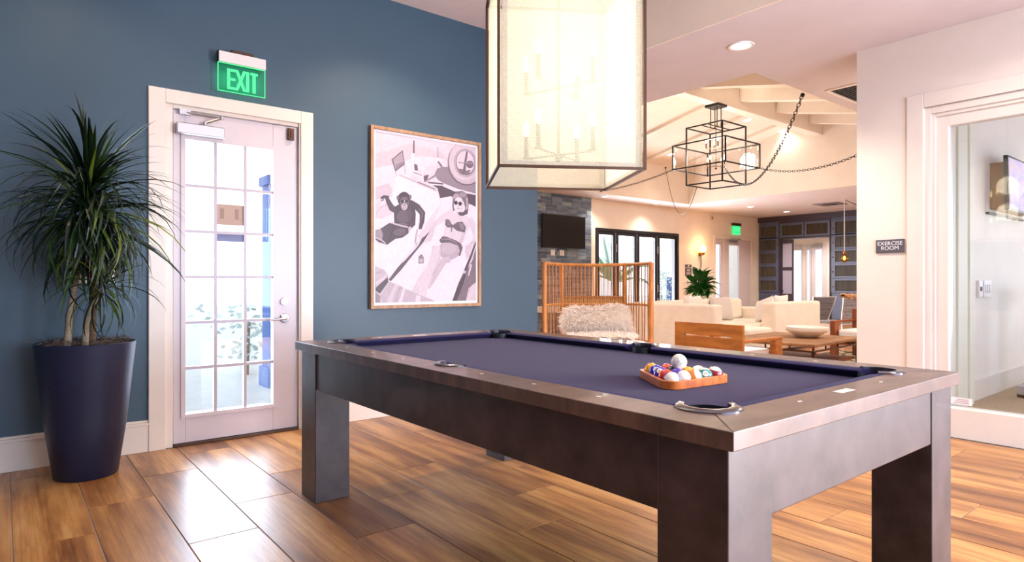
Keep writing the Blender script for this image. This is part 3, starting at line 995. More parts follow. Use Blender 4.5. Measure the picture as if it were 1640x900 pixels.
SHAPES = [
    (218, [(0, 0), (1080, 0), (1080, 1800), (0, 1800)]),
    (208, [(0, 300), (400, 180), (700, 260), (760, 330), (400, 330), (0, 520)]), (228, [(60, 420), (240, 380), (500, 300), (740, 330), (520, 420), (250, 620), (60, 760)]),
    (205, [(60, 600), (200, 560), (240, 640), (180, 700), (60, 720)]),
    (74, [(560, 545), (720, 560), (840, 640), (1060, 660), (1060, 800), (930, 740), (820, 690), (690, 705), (665, 610)]),
    (238, [(260, 500), (340, 475), (660, 630), (692, 760), (560, 930), (470, 1130), (350, 1280), (190, 1480), (60, 1370), (60, 860), (130, 740), (225, 690)]),
    (196, [(300, 470), (650, 615), (668, 640), (645, 640), (330, 505), (290, 490)]), (120, [(480, 545), (640, 612), (640, 622), (470, 552)]),
    (234, [(690, 705), (790, 685), (1060, 800), (1060, 1160), (940, 1330), (890, 1470), (790, 1720), (120, 1720), (110, 1650), (205, 1500), (340, 1340), (520, 1110), (640, 900), (700, 760)]),
    (70, limb([(618, 965), (520, 1110), (420, 1240), (300, 1380), (205, 1495)], [10, 34, 26, 40, 26])),
    (225, limb([(560, 990), (470, 1160), (330, 1320)], [8, 16, 8])),
    (206, [(600, 1000), (650, 940), (610, 1110), (530, 1140)]),
    (138, [(634, 480), (660, 420), (710, 402), (800, 405), (920, 470), (1060, 560), (1060, 672), (900, 640), (760, 580), (670, 530)]),
    (228, [(720, 560), (850, 612), (1060, 668), (1060, 678), (830, 640), (715, 590)]),
    (96, ell(938, 372, 176, 212, -8)), (190, ell(940, 368, 168, 204, -8)), (206, ell(925, 350, 150, 184, -8)), (176, ell(932, 366, 112, 138, -8)), (90, ell(932, 366, 92, 118, -8)), (216, ell(932, 362, 86, 112, -8)),
    (104, limb([(948, 256), (930, 366), (918, 474)], [18, 22, 26])), (108, ell(975, 380, 36, 36)), (120, [(852, 420), (910, 425), (912, 462), (880, 470)]), (120, [(930, 440), (985, 430), (960, 478), (915, 478)]), (150, limb([(860, 360), (1000, 372)], [10, 10])),
    (110, [(222, 332), (330, 240), (352, 378), (258, 450)]), (168, [(238, 332), (322, 262), (340, 366), (264, 434)]), (140, [(264, 380), (336, 350), (340, 366), (264, 434)]),
    (150, limb([(330, 240), (355, 470)], [5, 5])), (150, limb([(260, 450), (272, 500)], [5, 5])),
    (84, limb([(437, 150), (436, 272)], [12, 14])), (240, limb([(428, 272), (428, 346)], [28, 26])), (130, limb([(668, 210), (668, 320)], [5, 7])), (238, limb([(662, 318), (668, 352)], [20, 18])), (118, limb([(668, 350), (706, 402)], [16, 20])),
    (236, limb([(360, 372), (545, 425)], [16, 14])), (96, [(440, 372), (470, 385), (478, 440), (440, 436)]), (236, limb([(425, 350), (440, 470), (530, 500)], [14, 18, 14])), (120, limb([(430, 455), (520, 490)], [9, 6])), (236, limb([(520, 420), (520, 540)], [10, 12])),
    (90, [(530, 490), (580, 478), (560, 540), (535, 550)]), (140, limb([(540, 545), (640, 490)], [12, 20])), (236, limb([(590, 570), (720, 580)], [14, 10])),
    # the ape on the left lounger
    (214, [(60, 800), (170, 745), (215, 770), (235, 850), (130, 900), (60, 900)]), (186, limb([(60, 880), (110, 800), (190, 765)], [6, 8, 6])),
    (66, limb([(290, 830), (225, 800), (190, 735), (178, 700)], [70, 60, 44, 34])), (66, limb([(195, 700), (150, 690), (118, 706)], [36, 30, 20])), (120, limb([(150, 715), (120, 732)], [14, 10])),
    (62, [(262, 780), (330, 745), (400, 720), (440, 760), (455, 860), (450, 960), (400, 1010), (250, 965), (245, 850)]),
    (88, ell(340, 880, 70, 60)), (96, ell(330, 960, 46, 20)), (78, ell(395, 860, 24, 60)),
    (66, limb([(395, 745), (470, 790), (520, 850), (515, 930), (495, 1002)], [60, 62, 56, 44, 30])), (100, limb([(480, 800), (520, 850), (508, 900)], [10, 14, 10])),
    (58, ell(342, 715, 62, 72)), (110, ell(282, 700, 12, 22)), (110, ell(402, 694, 12, 22)), (104, ell(345, 748, 44, 58)), (186, ell(345, 786, 30, 34)), (230, limb([(310, 735), (382, 730)], [16, 16])), (40, ell(326, 734, 17, 13)), (40, ell(366, 731, 17, 13)), (110, limb([(328, 800), (362, 798)], [4, 4])), (70, ell(345, 770, 9, 5)),
    (64, [(110, 1000), (205, 940), (260, 962), (330, 980), (392, 985), (386, 1040), (330, 1082), (260, 1095), (180, 1152), (100, 1128), (66, 1100), (80, 1050)]),
    (92, ell(300, 1030, 60, 34, -10)), (50, limb([(250, 970), (215, 1060), (185, 1140)], [10, 14, 10])), (196, limb([(215, 940), (300, 965), (385, 985)], [14, 16, 12])), (150, [(62, 1010), (120, 1000), (140, 1050), (130, 1110), (62, 1095)]), (196, limb([(66, 1080), (130, 1110), (165, 1140)], [10, 12, 10])), (200, ell(398, 1000, 14, 24, 20)),
    # the sunbather on the right lounger
    (214, limb([(815, 840), (740, 880), (640, 950), (560, 1010)], [80, 64, 50, 38])), (190, limb([(640, 972), (560, 1030)], [8, 8])), (214, [(560, 990), (590, 1020), (540, 1070), (490, 1090), (470, 1070), (510, 1030)]), (214, limb([(540, 1060), (480, 1110)], [14, 8])), (180, limb([(470, 1000), (450, 1120), (470, 1170)], [12, 18, 6])),
    (216, [(770, 850), (840, 850), (950, 880), (1000, 930), (950, 1010), (930, 1040), (905, 1130), (870, 1150), (700, 1110), (742, 1000), (760, 930)]),
    (200, [(930, 950), (935, 1040), (905, 1130), (860, 1150), (900, 1040)]),
    (214, limb([(960, 910), (1010, 980), (1040, 1080), (1000, 1140), (950, 1190)], [84, 62, 50, 44, 34])), (176, limb([(1060, 1105), (975, 1142)], [10, 8])), (206, [(935, 1160), (990, 1150), (975, 1260), (945, 1290), (930, 1230)]),
    (112, [(806, 780), (812, 690), (840, 640), (900, 634), (945, 660), (964, 760), (955, 850), (900, 880), (930, 800), (910, 720), (850, 700), (830, 760), (835, 820), (815, 830)]),
    (168, ell(842, 690, 30, 30)), (150, ell(905, 672, 34, 24)), (180, limb([(945, 700), (950, 780), (930, 850)], [14, 18, 14])), (84, [(845, 830), (905, 840), (945, 810), (948, 860), (880, 876)]),
    (224, ell(866, 768, 46, 74, 4)), (206, limb([(905, 730), (900, 800), (880, 840)], [10, 16, 10])), (34, ell(840, 749, 17, 20)), (34, ell(880, 757, 17, 20)), (60, limb([(838, 742), (882, 750)], [5, 5])), (120, limb([(852, 800), (876, 803)], [7, 7])), (150, limb([(861, 770), (858, 786)], [5, 8])),
    (96, [(742, 905), (775, 912), (800, 955), (815, 960), (850, 935), (905, 930), (936, 985), (925, 1035), (850, 1018), (810, 985), (795, 985), (760, 985), (738, 960)]), (128, [(870, 945), (910, 945), (925, 1000), (890, 1010)]), (120, [(752, 915), (772, 930), (790, 960), (760, 965)]), (90, limb([(800, 960), (797, 1030)], [12, 8])),
    (92, [(680, 1110), (712, 1070), (750, 1075), (840, 1110), (888, 1140), (905, 1180), (880, 1262), (858, 1252), (862, 1165), (780, 1130), (700, 1138)]), (136, limb([(700, 1100), (770, 1095), (850, 1135)], [8, 14, 8])),
    (178, [(690, 1150), (780, 1128), (862, 1160), (876, 1210), (862, 1262), (800, 1296), (740, 1290), (690, 1260), (676, 1200)]), (188, ell(770, 1190, 70, 50)),
    (192, limb([(780, 1290), (720, 1310), (660, 1420), (600, 1530), (570, 1570)], [60, 56, 46, 34, 26])),
    (214, limb([(655, 1160), (650, 1240), (590, 1420), (540, 1560), (530, 1640)], [70, 76, 72, 56, 50])), (198, limb([(690, 1200), (680, 1290), (620, 1430), (585, 1560)], [12, 16, 14, 10])), (214, limb([(560, 1400), (500, 1510), (450, 1600)], [40, 60, 50])),
    (208, [(400, 1608), (450, 1570), (500, 1590), (480, 1640), (440, 1650)]), (80, [(410, 1620), (440, 1612), (480, 1650), (455, 1662), (420, 1648)]), (216, [(480, 1640), (540, 1610), (555, 1650), (530, 1665), (480, 1660)]), (120, limb([(490, 1640), (520, 1662)], [5, 5])),
    (126, [(484, 1262), (496, 1258), (500, 1246), (516, 1246), (518, 1258), (530, 1268), (532, 1330), (482, 1332)]), (186, [(490, 1286), (524, 1286), (526, 1320), (490, 1322)]), (80, [(498, 1246), (516, 1246), (514, 1256), (500, 1256)]),
    # striped towels and the ground at the right
    (190, [(60, 1355), (150, 1390), (192, 1450), (60, 1580)]), (214, limb([(60, 1530), (140, 1480), (180, 1430)], [20, 26, 14])), (170, limb([(60, 1430), (130, 1410)], [14, 16])), (66, [(62, 1572), (186, 1460), (190, 1510), (110, 1620), (62, 1590)]), (140, [(60, 1600), (110, 1640), (115, 1720), (60, 1720)]),
    (186, [(112, 1650), (205, 1505), (350, 1570), (470, 1625), (640, 1690), (650, 1720), (140, 1720)]), (206, limb([(270, 1530), (190, 1720)], [30, 44])), (224, limb([(345, 1565), (300, 1720)], [18, 34])), (170, limb([(310, 1550), (250, 1720)], [10, 18])), (224, limb([(480, 1640), (470, 1720)], [40, 50])),
    (112, [(1060, 1130), (1030, 1180), (1000, 1300), (930, 1420), (905, 1480), (800, 1720), (925, 1720), (960, 1570), (1060, 1490)]), (62, limb([(925, 1430), (890, 1520), (815, 1720)], [26, 44, 34])), (70, limb([(1030, 1130), (985, 1260), (930, 1400)], [14, 20, 22])), (206, limb([(985, 1340), (960, 1450)], [22, 10])), (206, [(1060, 1500), (990, 1540), (955, 1620), (925, 1720), (1060, 1720)]),
]
_pv, _pf, _pm, _inks = [], [], [], {}
for k, (g_, P) in enumerate(SHAPES):
    Q = clip_poly([on_print(u, v) for u, v in P], PR)
    if len(Q) < 3:
        continue
    i0 = len(_pv)
    yy = -.0205 - .00003 * k
    _pv += [(x, yy, z) for x, z in Q]
    _pf.append(tuple(range(i0, i0 + len(Q))))
    if g_ not in _inks:
        _inks[g_] = len(_inks)
    _pm.append(_inks[g_])
me = bpy.data.meshes.new('print')
me.from_pydata(_pv, [], _pf)
for g_ in _inks:
    me.materials.append(pbr('print_ink', ink(g_), 0.45, var=0.06, vscale=30))
me.polygons.foreach_set('material_index', _pm)
link('print', me, pic)

# papers taped to the inside of the door glass
nt = thing('taped_notice', 'brown paper notice with two tape strips, taped to the middle of the door glass', 'notice', (1.281, 4.885, 1.552))
MB().box(-.090, .092, -.004, -.001, 0, .148).build('paper', pbr('brown_paper', (186, 160, 148), .7), nt)
for xa in (-.056, .046):
    MB().box(xa - .012, xa + .012, -.006, -.004, .045, .118).build('tape_strip', pbr('tape', (150, 124, 112), .5), nt)
nt = thing('taped_notice', 'grey-blue paper notice on the door glass below the brown notice', 'notice', (1.281, 4.885, 1.432))
MB().box(-.090, .092, -.004, -.001, 0, .072).build('paper', pbr('grey_blue_paper', (128, 136, 172), .7), nt)
MB().box(-.090, .092, -.0055, -.004, .056, .068).build('band', pbr('pale_band', (196, 190, 200), .7), nt)

# ------------------------------------------------------------------ pool table
TX0, TX1, TY0, TY1, TZ = 1.227, 2.675, 0.768, 3.413, 0.818
RW, TM = 0.144, (0.768 + 3.413) / 2
CZ = 0.783                                    # cloth
pt = thing('pool_table', 'dark espresso pool table with purple felt in the room\'s middle', 'pool table', ((TX0 + TX1) / 2, TM, 0))
ox, oy = pt.location[0], pt.location[1]


def tb(name, mb, m, bevel=0.0, smooth=False, parent=None, recalc=True):
    mb.v = [(x - ox, y - oy, z) for x, y, z in mb.v]
    return mb.build(name, m, parent or pt, smooth, bevel, recalc=recalc)


for xa, xb in ((1.243, 1.429), (2.473, 2.659)):
    for ya, yb in ((0.79, 0.985), (3.165, 3.36)):
        tb('leg', MB().box(xa, xb, ya, yb, 0, .774), M['espresso'], .003)
for xa, xb in ((1.247, 1.29), (2.612, 2.655)):
    tb('apron', MB().box(xa, xb, .985, 3.165, .585, .774), M['espresso'], .003)
for ya, yb in ((.794, .835), (3.315, 3.356)):
    tb('apron', MB().box(1.429, 2.473, ya, yb, .585, .774), M['espresso'], .003)
tb('slate_bed', MB().box(1.29, 2.612, .835, 3.315, .70, .776), M['leather'])

cr, sr = 0.064, 0.054
CI = 0.198
corners = [(TX0 + CI, TY0 + CI, 1, 1), (TX1 - CI, TY0 + CI, -1, 1), (TX0 + CI, TY1 - CI, 1, -1), (TX1 - CI, TY1 - CI, -1, -1)]
sides = [(TX0 + RW + .006, TM, 1), (TX1 - RW - .006, TM, -1)]
dl = CI - RW                                   # 0.054: the rail's inner edge seen from the pocket centre
th = math.acos(dl / cr)
for (sx, sgx) in ((TX0, 1), (TX1, -1)):
    for (sy, sgy) in ((TY0, 1), (TY1, -1)):
        P = [(0, 0), (0, TM - TY0 - .0008)]
        ts = math.asin(.006 / sr)
        a_in = arc(RW + .006, TM - TY0, sr, PI, PI + PI / 2 - ts, 8)
        P += [(x, min(y, TM - TY0 - .0008)) for x, y in a_in]
        P += arc(CI, CI, cr, PI - th, PI + PI / 4, 8)
        Q = [(sx + sgx * x, sy + sgy * y) for x, y in P]
        tb('rail', MB().prism(Q, TZ - .044, TZ), M['rail_wood'], .0025)
for (sy, sgy) in ((TY0, 1), (TY1, -1)):
    P = [(.0008, 0)] + arc(CI, CI, cr, PI + PI / 4 + .01, 3 * PI / 2 + th, 8)
    Pm = [(TX1 - TX0 - x, y) for x, y in P][::-1]
    Q = [(TX0 + x, sy + sgy * y) for x, y in P + Pm]
    tb('rail', MB().prism(Q, TZ - .044, TZ), M['rail_wood'], .0025)

# felt bed with the pockets cut from its outline
B0x, B1x, B0y, B1y = TX0 + RW - .002, TX1 - RW + .002, TY0 + RW - .002, TY1 - RW + .002
d2 = CI - RW + .002
t2 = math.acos(min(1, d2 / cr))
P = []
P += arc(TX0 + CI, TY0 + CI, cr, PI - t2, -PI / 2 + t2, 10)
P += [p for p in arc(TX1 - CI, TY0 + CI, cr, 3 * PI / 2 - t2, t2, 10)]
P += [(x, y) for x, y in arc(TX1 - RW + .004, TM, sr, 3 * PI / 2, PI / 2, 8)]
P += arc(TX1 - CI, TY1 - CI, cr, -t2, -t2 - 2 * PI + (PI / 2 + 2 * t2), 10)
P += arc(TX0 + CI, TY1 - CI, cr, PI / 2 - t2, -PI + t2, 10)
P += [(x, y) for x, y in arc(TX0 + RW - .004, TM, sr, PI / 2, -PI / 2, 8)]
tb('felt_bed', MB().prism(P, CZ - .004, CZ), M['cloth'])


def cushion(o0, o1, along, flip):
    """rubber cushion: section runs from the rail (0) out to the nose (.052); along: function (s, o, z) -> point"""
    sec0 = [(0, TZ - .001), (.028, TZ - .001), (.050, TZ - .006), (.052, TZ - .010), (.026, CZ + .001), (0, CZ + .001)]
    r0 = [along(o0 + o * .55, o, z) for o, z in sec0]
    r1 = [along(o1 - o * .55, o, z) for o, z in sec0]
    tb('cushion', MB().loft([r0, r1]), M['cushion_cloth'], .001)


for (sx, sg) in ((TX0, 1), (TX1, -1)):
    f = lambda s_, o, z, sx=sx, sg=sg: (sx + sg * (RW + o), s_, z)
    cushion(TY0 + CI + .035, TM - sr - .002, f, 0)
    cushion(TM + sr + .002, TY1 - CI - .035, f, 0)
for (sy, sg) in ((TY0, 1), (TY1, -1)):
    f = lambda s_, o, z, sy=sy, sg=sg: (s_, sy + sg * (RW + o), z)
    cushion(TX0 + CI + .035, TX1 - CI - .035, f, 0)

# pockets: an iron on the rail, a leather cup below
for (cx, cy, gx, gy) in corners:
    a0 = math.atan2(-gy, -gx)
    b = MB()
    ring = []
    n = 20
    for i in range(n + 1):
        a = a0 + R(-112) + R(224) * i / n
        w = .026 if 2 < i < n - 2 else .018
        c, s_ = math.cos(a), math.sin(a)
        ring.append([(cx + (cr - .004) * c, cy + (cr - .004) * s_, TZ - .012), (cx + (cr + w) * c, cy + (cr + w) * s_, TZ - .004), (cx + (cr + w) * c, cy + (cr + w) * s_, TZ + .003),
                     (cx + (cr + w * .5) * c, cy + (cr + w * .5) * s_, TZ + .009), (cx + (cr - .004) * c, cy + (cr - .004) * s_, TZ + .007)])
    pk = tb('pocket_iron', b.loft(ring), M['gunmetal'], 0, True)
    tb('pocket_cup', MB().lathe([(cr - .002, TZ - .006), (cr + .002, CZ - .02), (cr - .006, .66), (.03, .63), (0, .63)], 20, (cx, cy, 0), cap=False), M['leather'], 0, True, recalc=False)
for (cx, cy, gx) in sides:
    a0 = PI if gx > 0 else 0
    ring = []
    for i in range(17):
        a = a0 + R(-90) + R(180) * i / 16
        c, s_ = math.cos(a), math.sin(a)
        w = .022
        ring.append([(cx + (sr - .003) * c, cy + (sr - .003) * s_, TZ - .012), (cx + (sr + w) * c, cy + (sr + w) * s_, TZ - .004), (cx + (sr + w) * c, cy + (sr + w) * s_, TZ + .003),
                     (cx + (sr + w * .5) * c, cy + (sr + w * .5) * s_, TZ + .009), (cx + (sr - .003) * c, cy + (sr - .003) * s_, TZ + .007)])
    tb('pocket_iron', MB().loft(ring), M['gunmetal'], 0, True)
    tb('pocket_cup', MB().lathe([(sr - .002, TZ - .006), (sr + .002, CZ - .02), (sr - .006, .66), (.03, .63), (0, .63)], 20, (cx, cy, 0), cap=False), M['leather'], 0, True, recalc=False)
# sights set into the rails and the blank maker's tag on the end rail
PLX, PLY = TX1 - TX0 - 2 * (RW + .05), TY1 - TY0 - 2 * (RW + .05)
for k in range(1, 8):
    if k == 4:
        continue
    y = TY0 + RW + .05 + PLY * k / 8
    for x in (TX0 + .085, TX1 - .085):
        tb('sight', MB().prism([(x - .006, y), (x, y - .012), (x + .006, y), (x, y + .012)], TZ - .001, TZ + .0006), M['ivory_mark'])
for k in (1, 2, 3):
    x = TX0 + RW + .05 + PLX * k / 4
    for y in (TY0 + .085, TY1 - .085):
        if k == 2:
            tb('maker_tag', MB().box(x - .045, x + .045, y - .014, y + .014, TZ - .001, TZ + .0008), M['ivory_mark'])
        else:
            tb('sight', MB().prism([(x - .012, y), (x, y - .006), (x + .012, y), (x, y + .006)], TZ - .001, TZ + .0006), M['ivory_mark'])

# ------------------------------------------------------------------ rack and balls
BR = 0.02795
RC = Vector((1.875, 1.388, CZ))                # centre of the triangle
rdir = math.atan2(-.076, -.156)                # the corner that points at the camera
rack = thing('ball_rack', 'amber wooden triangle rack holding the balls on the felt', 'rack', RC, rdir)


def tri_round(rad, rc, n=6):
    P = []
    for k in range(3):
        a = 2 * PI * k / 3
        c = ((rad - 2 * rc) * math.cos(a), (rad - 2 * rc) * math.sin(a))
        P += arc(c[0], c[1], rc, a - PI / 3, a + PI / 3, n)
    return P


BS = 2 * BR + .0004
inr = (4 * BS) / math.sqrt(3) + 2 * BR          # circumradius of the inner wall's triangle
Pi_, Po = tri_round(inr + .004, BR + .002), tri_round(inr + .032, BR + .016)
n = len(Pi_)
b = MB()
vs, fs = [], []
for P, z in ((Po, 0.001), (Po, .030), (Pi_, .030), (Pi_, 0.001)):
    vs += [(x, y, z) for x, y in P]
for q in range(4):
    for i in range(n):
        fs.append((q * n + i, q * n + (i + 1) % n, ((q + 1) % 4) * n + (i + 1) % n, ((q + 1) % 4) * n + i))
b.add(vs, fs)
b.build('rack_frame', M['stain_rack'], rack, True, .002)
MB().box(-inr / 2 - .020, -inr / 2 - .0145, -.03, .03, .008, .024).build('inlay', M['brass'], rack)


def ball_mat(name, col, stripe):
    t = NT(name)
    t.b.inputs['Roughness'].default_value = 0.08
    t.b.inputs['Coat Weight'].default_value = 0.6
    tc = t.n('ShaderNodeTexCoord')
    sp = t.n('ShaderNodeSeparateXYZ')
    t.l(tc.outputs['Object'], sp.inputs[0])
    white = (*lin((240, 230, 214)), 1)
    c = (*lin(col), 1)
    ab = t.n('ShaderNodeMath', operation='ABSOLUTE')
    t.l(sp.outputs['Z'], ab.inputs[0])
    lt = t.n('ShaderNodeMath', operation='LESS_THAN')
    lt.inputs[1].default_value = BR * .56 if stripe else 1.0
    t.l(ab.outputs[0], lt.inputs[0])
    m1 = t.n('ShaderNodeMix', data_type='RGBA')
    m1.inputs[6].default_value, m1.inputs[7].default_value = white, c
    t.l(lt.outputs[0], m1.inputs[0])
    # white number spot around +X
    gt = t.n('ShaderNodeMath', operation='GREATER_THAN')
    gt.inputs[1].default_value = BR * .925
    t.l(sp.outputs['X'], gt.inputs[0])
    m2 = t.n('ShaderNodeMix', data_type='RGBA')
    m2.inputs[7].default_value = white
    t.l(gt.outputs[0], m2.inputs[0])
    t.l(m1.outputs[2], m2.inputs[6])
    t.l(m2.outputs[2], t.b.inputs['Base Color'])
    return t.m


_bme = {}


def make_ball(name, label, col, stripe, num, loc, euler):
    me = MB().ball((0, 0, 0), BR, n=28, k=18).mesh(name, ball_mat('ball_' + name, col, stripe), True)
    me.set_sharp_from_angle(angle=PI)
    o = link(name, me, None, loc=loc)
    if isinstance(euler, tuple) and isinstance(euler[0], str):
        # which way the white cap ('cap') or the number spot ('spot') looks: bearing from the room's middle, and height
        a_, e_ = R(euler[1]), R(euler[2])
        x_ = Vector((math.cos(a_) * math.cos(e_), math.sin(a_) * math.cos(e_), math.sin(e_)))
        y_ = Vector((0, 0, 1)).cross(x_).normalized()
        z_ = x_.cross(y_)
        if euler[0] == 'cap':
            x_, y_, z_ = y_, z_, x_
        o.rotation_euler = Matrix((x_, y_, z_)).transposed().to_euler()
    else:
        o.rotation_euler = euler
    tag(o, label, 'ball', 'racked pool balls' if num else None)
    if num:
        tm = text_mesh(str(num), .013, 0)
        for v in tm.vertices:
            y, z = v.co.x, v.co.y
            v.co = (math.sqrt(max(0, (BR + .0002) ** 2 - y * y - z * z)), y, z)
        tm.materials.clear()
        tm.materials.append(M['black'])
        link('number', tm, o)
    return o


YEL, BLU, RED, PUR, ORA, GRN, MAR, BLK = (226, 168, 30), (40, 54, 190), (206, 48, 34), (84, 44, 170), (236, 138, 40), (24, 128, 124), (150, 26, 40), (20, 20, 24)
u0 = Vector((math.cos(rdir), math.sin(rdir), 0))
v0 = Vector((-u0.y, u0.x, 0))                   # counter-clockwise from the pointing corner: towards the right-hand edge
apex = u0 * (4 * BS / math.sqrt(3))
# row from the near corner, place from the left edge: colour, striped, number, turn, words
SPEC = {
    (0, 0): (BLU, 1, 10, ('cap', 220, 22), 'striped ball showing its white cap in the rack corner nearest the camera'),
    (1, 0): (RED, 0, 3, (0, R(-50), R(40)), 'plain deep red ball second along the rack\'s left edge'),
    (1, 1): (PUR, 1, 12, ('cap', 232, 30), 'white-capped striped ball touching the near corner ball on its right'),
    (2, 0): (PUR, 0, 4, (0, R(-40), R(200)), 'plain purple ball midway along the rack\'s left edge'),
    (2, 1): (PUR, 1, 12, (R(10), R(60), R(10)), 'purple-striped ball behind the two near white-capped balls'),
    (2, 2): (ORA, 1, 13, ('cap', 285, 25), 'orange-striped ball midway along the rack\'s right edge'),
    (3, 0): (BLU, 0, 2, (0, R(-30), R(215)), 'plain blue ball on the left edge beside the yellow corner ball'),
    (3, 1): (BLK, 0, 8, (0, R(-20), R(120)), 'black ball directly under the worn white cue ball'),
    (3, 2): (YEL, 1, 9, (R(4), R(70), R(20)), 'yellow-striped ball behind the orange-striped ball'),
    (3, 3): (GRN, 1, 14, ('spot', 225, 24), 'teal-striped ball numbered 14 on the rack\'s right edge'),
    (4, 0): ((232, 160, 30), 0, 1, (0, R(60), R(240)), 'plain golden yellow ball in the left corner of the rack'),
    (4, 1): ((214, 60, 44), 0, 7, (0, R(-60), R(20)), 'bright red ball behind the purple ball, next to the golden one'),
    (4, 2): ((220, 70, 44), 0, 5, (0, R(-50), R(70)), 'orange-red ball in the middle of the rack\'s far row'),
    (4, 3): (GRN, 1, 6, ('cap', 200, 62), 'white-topped striped ball in the far row, left of the maroon-striped one'),
    (4, 4): (MAR, 1, 15, ('spot', 130, 12), 'white and maroon striped ball in the right corner of the rack'),
}
for (i, j), (c, st, num, eu, lab) in SPEC.items():
    p = RC + apex - u0 * (i * BS * math.sqrt(3) / 2) + v0 * ((j - i / 2) * BS) + Vector((0, 0, BR + .0005))
    make_ball('pool_ball', lab, c, bool(st), num, p, eu)
cue_t = NT('worn_cue_ball')
cue_t.b.inputs['Roughness'].default_value = 0.2
_cv = cue_t.coords()
cue_t.l(cue_t.ramp(cue_t.noise(_cv, 120, 4, .7), [(0.30, lin((120, 124, 124))), (0.46, lin((228, 224, 212)))]), cue_t.b.inputs['Base Color'])
me = MB().ball((0, 0, 0), BR, n=28, k=18).mesh('cue_ball', cue_t.m, True)
me.set_sharp_from_angle(angle=PI)
cq = RC + apex - u0 * (BS * math.sqrt(3) / 2 * (8 / 3)) + Vector((0, 0, BR + BS * math.sqrt(2 / 3)))
tag(link('cue_ball', me, None, loc=cq), 'worn white cue ball resting on top of the racked balls', 'ball')

# ------------------------------------------------------------------ square linen lantern over the table
LX, LY, LZ0, LZ1, LW = 1.975, 2.125, 1.606, 2.515, 0.305
lan = thing('lantern_pendant', 'big square linen lantern hanging over the pool table', 'pendant lamp', (LX, LY, LZ0), R(-31.9))
HH = LZ1 - LZ0
t = NT('linen_shade')
t.t.nodes.remove(t.b)
_v = t.coords((1, 1, 1))
_w1 = t.n('ShaderNodeTexWave', bands_direction='Z')
_w1.inputs['Scale'].default_value = 95
_w1.inputs['Distortion'].default_value = 1.6
_w1.inputs['Detail'].default_value = 2
_w2 = t.n('ShaderNodeTexWave', bands_direction='DIAGONAL')
_w2.inputs['Scale'].default_value = 60
_w2.inputs['Distortion'].default_value = 1.4
t.l(_v, _w1.inputs['Vector'])
t.l(_v, _w2.inputs['Vector'])
_m = t.n('ShaderNodeMath', operation='MULTIPLY')
t.l(_w1.outputs['Fac'], _m.inputs[0])
t.l(_w2.outputs['Fac'], _m.inputs[1])
_a = t.n('ShaderNodeMapRange')
_a.inputs['From Min'].default_value, _a.inputs['From Max'].default_value = .15, .6
_a.inputs['To Min'].default_value, _a.inputs['To Max'].default_value = .2, .8
t.l(_m.outputs[0], _a.inputs['Value'])
_tl = t.n('ShaderNodeBsdfTranslucent')
_tl.inputs['Color'].default_value = (*lin((244, 240, 216)), 1)
_df = t.n('ShaderNodeBsdfDiffuse')
_df.inputs['Color'].default_value = (*lin((226, 222, 204)), 1)
_mx = t.n('ShaderNodeMixShader')
_mx.inputs[0].default_value = 0.42
t.l(_tl.outputs[0], _mx.inputs[1])
t.l(_df.outputs[0], _mx.inputs[2])
_tr = t.n('ShaderNodeBsdfTransparent')
_m2 = t.n('ShaderNodeMixShader')
t.l(_a.outputs[0], _m2.inputs[0])
t.l(_mx.outputs[0], _m2.inputs[1])
t.l(_tr.outputs[0], _m2.inputs[2])
t.l(_m2.outputs[0], t.out.inputs['Surface'])
M['shade'] = t.m
_t = NT('linen_hem')
_v = _t.coords()
_tr = _t.n('ShaderNodeBsdfTransparent')
_mx = _t.n('ShaderNodeMixShader')
_mx.inputs[0].default_value = .55
_t.l(_t.ramp(_t.noise(_v, 300, 2), [(.35, lin((118, 110, 104))), (.65, lin((196, 188, 176)))]), _t.b.inputs['Base Color'])
_t.b.inputs['Roughness'].default_value = .9
_t.l(_t.b.outputs[0], _mx.inputs[1])
_t.l(_tr.outputs[0], _mx.inputs[2])
_t.l(_mx.outputs[0], _t.out.inputs['Surface'])
M['hem'] = _t.m
fr = MB()
for a, b in ((-1, -1), (1, -1), (1, 1), (-1, 1)):
    fr.bar((a * LW, b * LW, 0), (a * LW, b * LW, HH), .011)
for z in (.005, HH):
    for a, b, c, d in ((-1, -1, 1, -1), (1, -1, 1, 1), (1, 1, -1, 1), (-1, 1, -1, -1)):
        fr.bar((a * LW, b * LW, z), (c * LW, d * LW, z), .011)
fr.build('frame', M['bronze'], lan)
rf = MB()
for a, b in ((-1, -1), (1, -1), (1, 1), (-1, 1)):
    rf.bar((a * LW, b * LW, HH), (a * .03, b * .03, HH + .22), .010)
rf.build('roof_bars', M['bronze'], lan)
MB().tube([(0, 0, HH + .2), (0, 0, ZH - LZ0)], .012, 10).lathe([(.07, -.03), (.07, 0)], 20, (0, 0, ZH - LZ0)).build('hanging_rod', M['bronze'], lan, True)
g_ = LW - .009
for k in range(4):
    a = PI / 2 * k
    Mx = Matrix.Rotation(a, 4, 'Z')
    b = MB()
    vs = [Mx @ Vector(p) for p in ((-g_ + .004, -g_, .012), (g_ - .004, -g_, .012), (g_ - .004, -g_, HH - .01), (-g_ + .004, -g_, HH - .01))]
    pn = b.add(vs, [(0, 1, 2, 3)]).build('shade_panel', M['shade'], lan, recalc=False)
    h = MB()
    for (xa, xb, za, zb) in ((-g_ + .004, g_ - .004, .012, .030), (-g_ + .004, -g_ + .028, .030, HH - .03), (g_ - .028, g_ - .004, .030, HH - .03), (-g_ + .004, g_ - .004, HH - .03, HH - .01)):
        h.add([Mx @ Vector(p) for p in ((xa, -g_ - .003, za), (xb, -g_ - .003, za), (xb, -g_ - .003, zb), (xa, -g_ - .003, zb))], [(0, 1, 2, 3)])
    h.build('hem', M['hem'], pn, recalc=False)
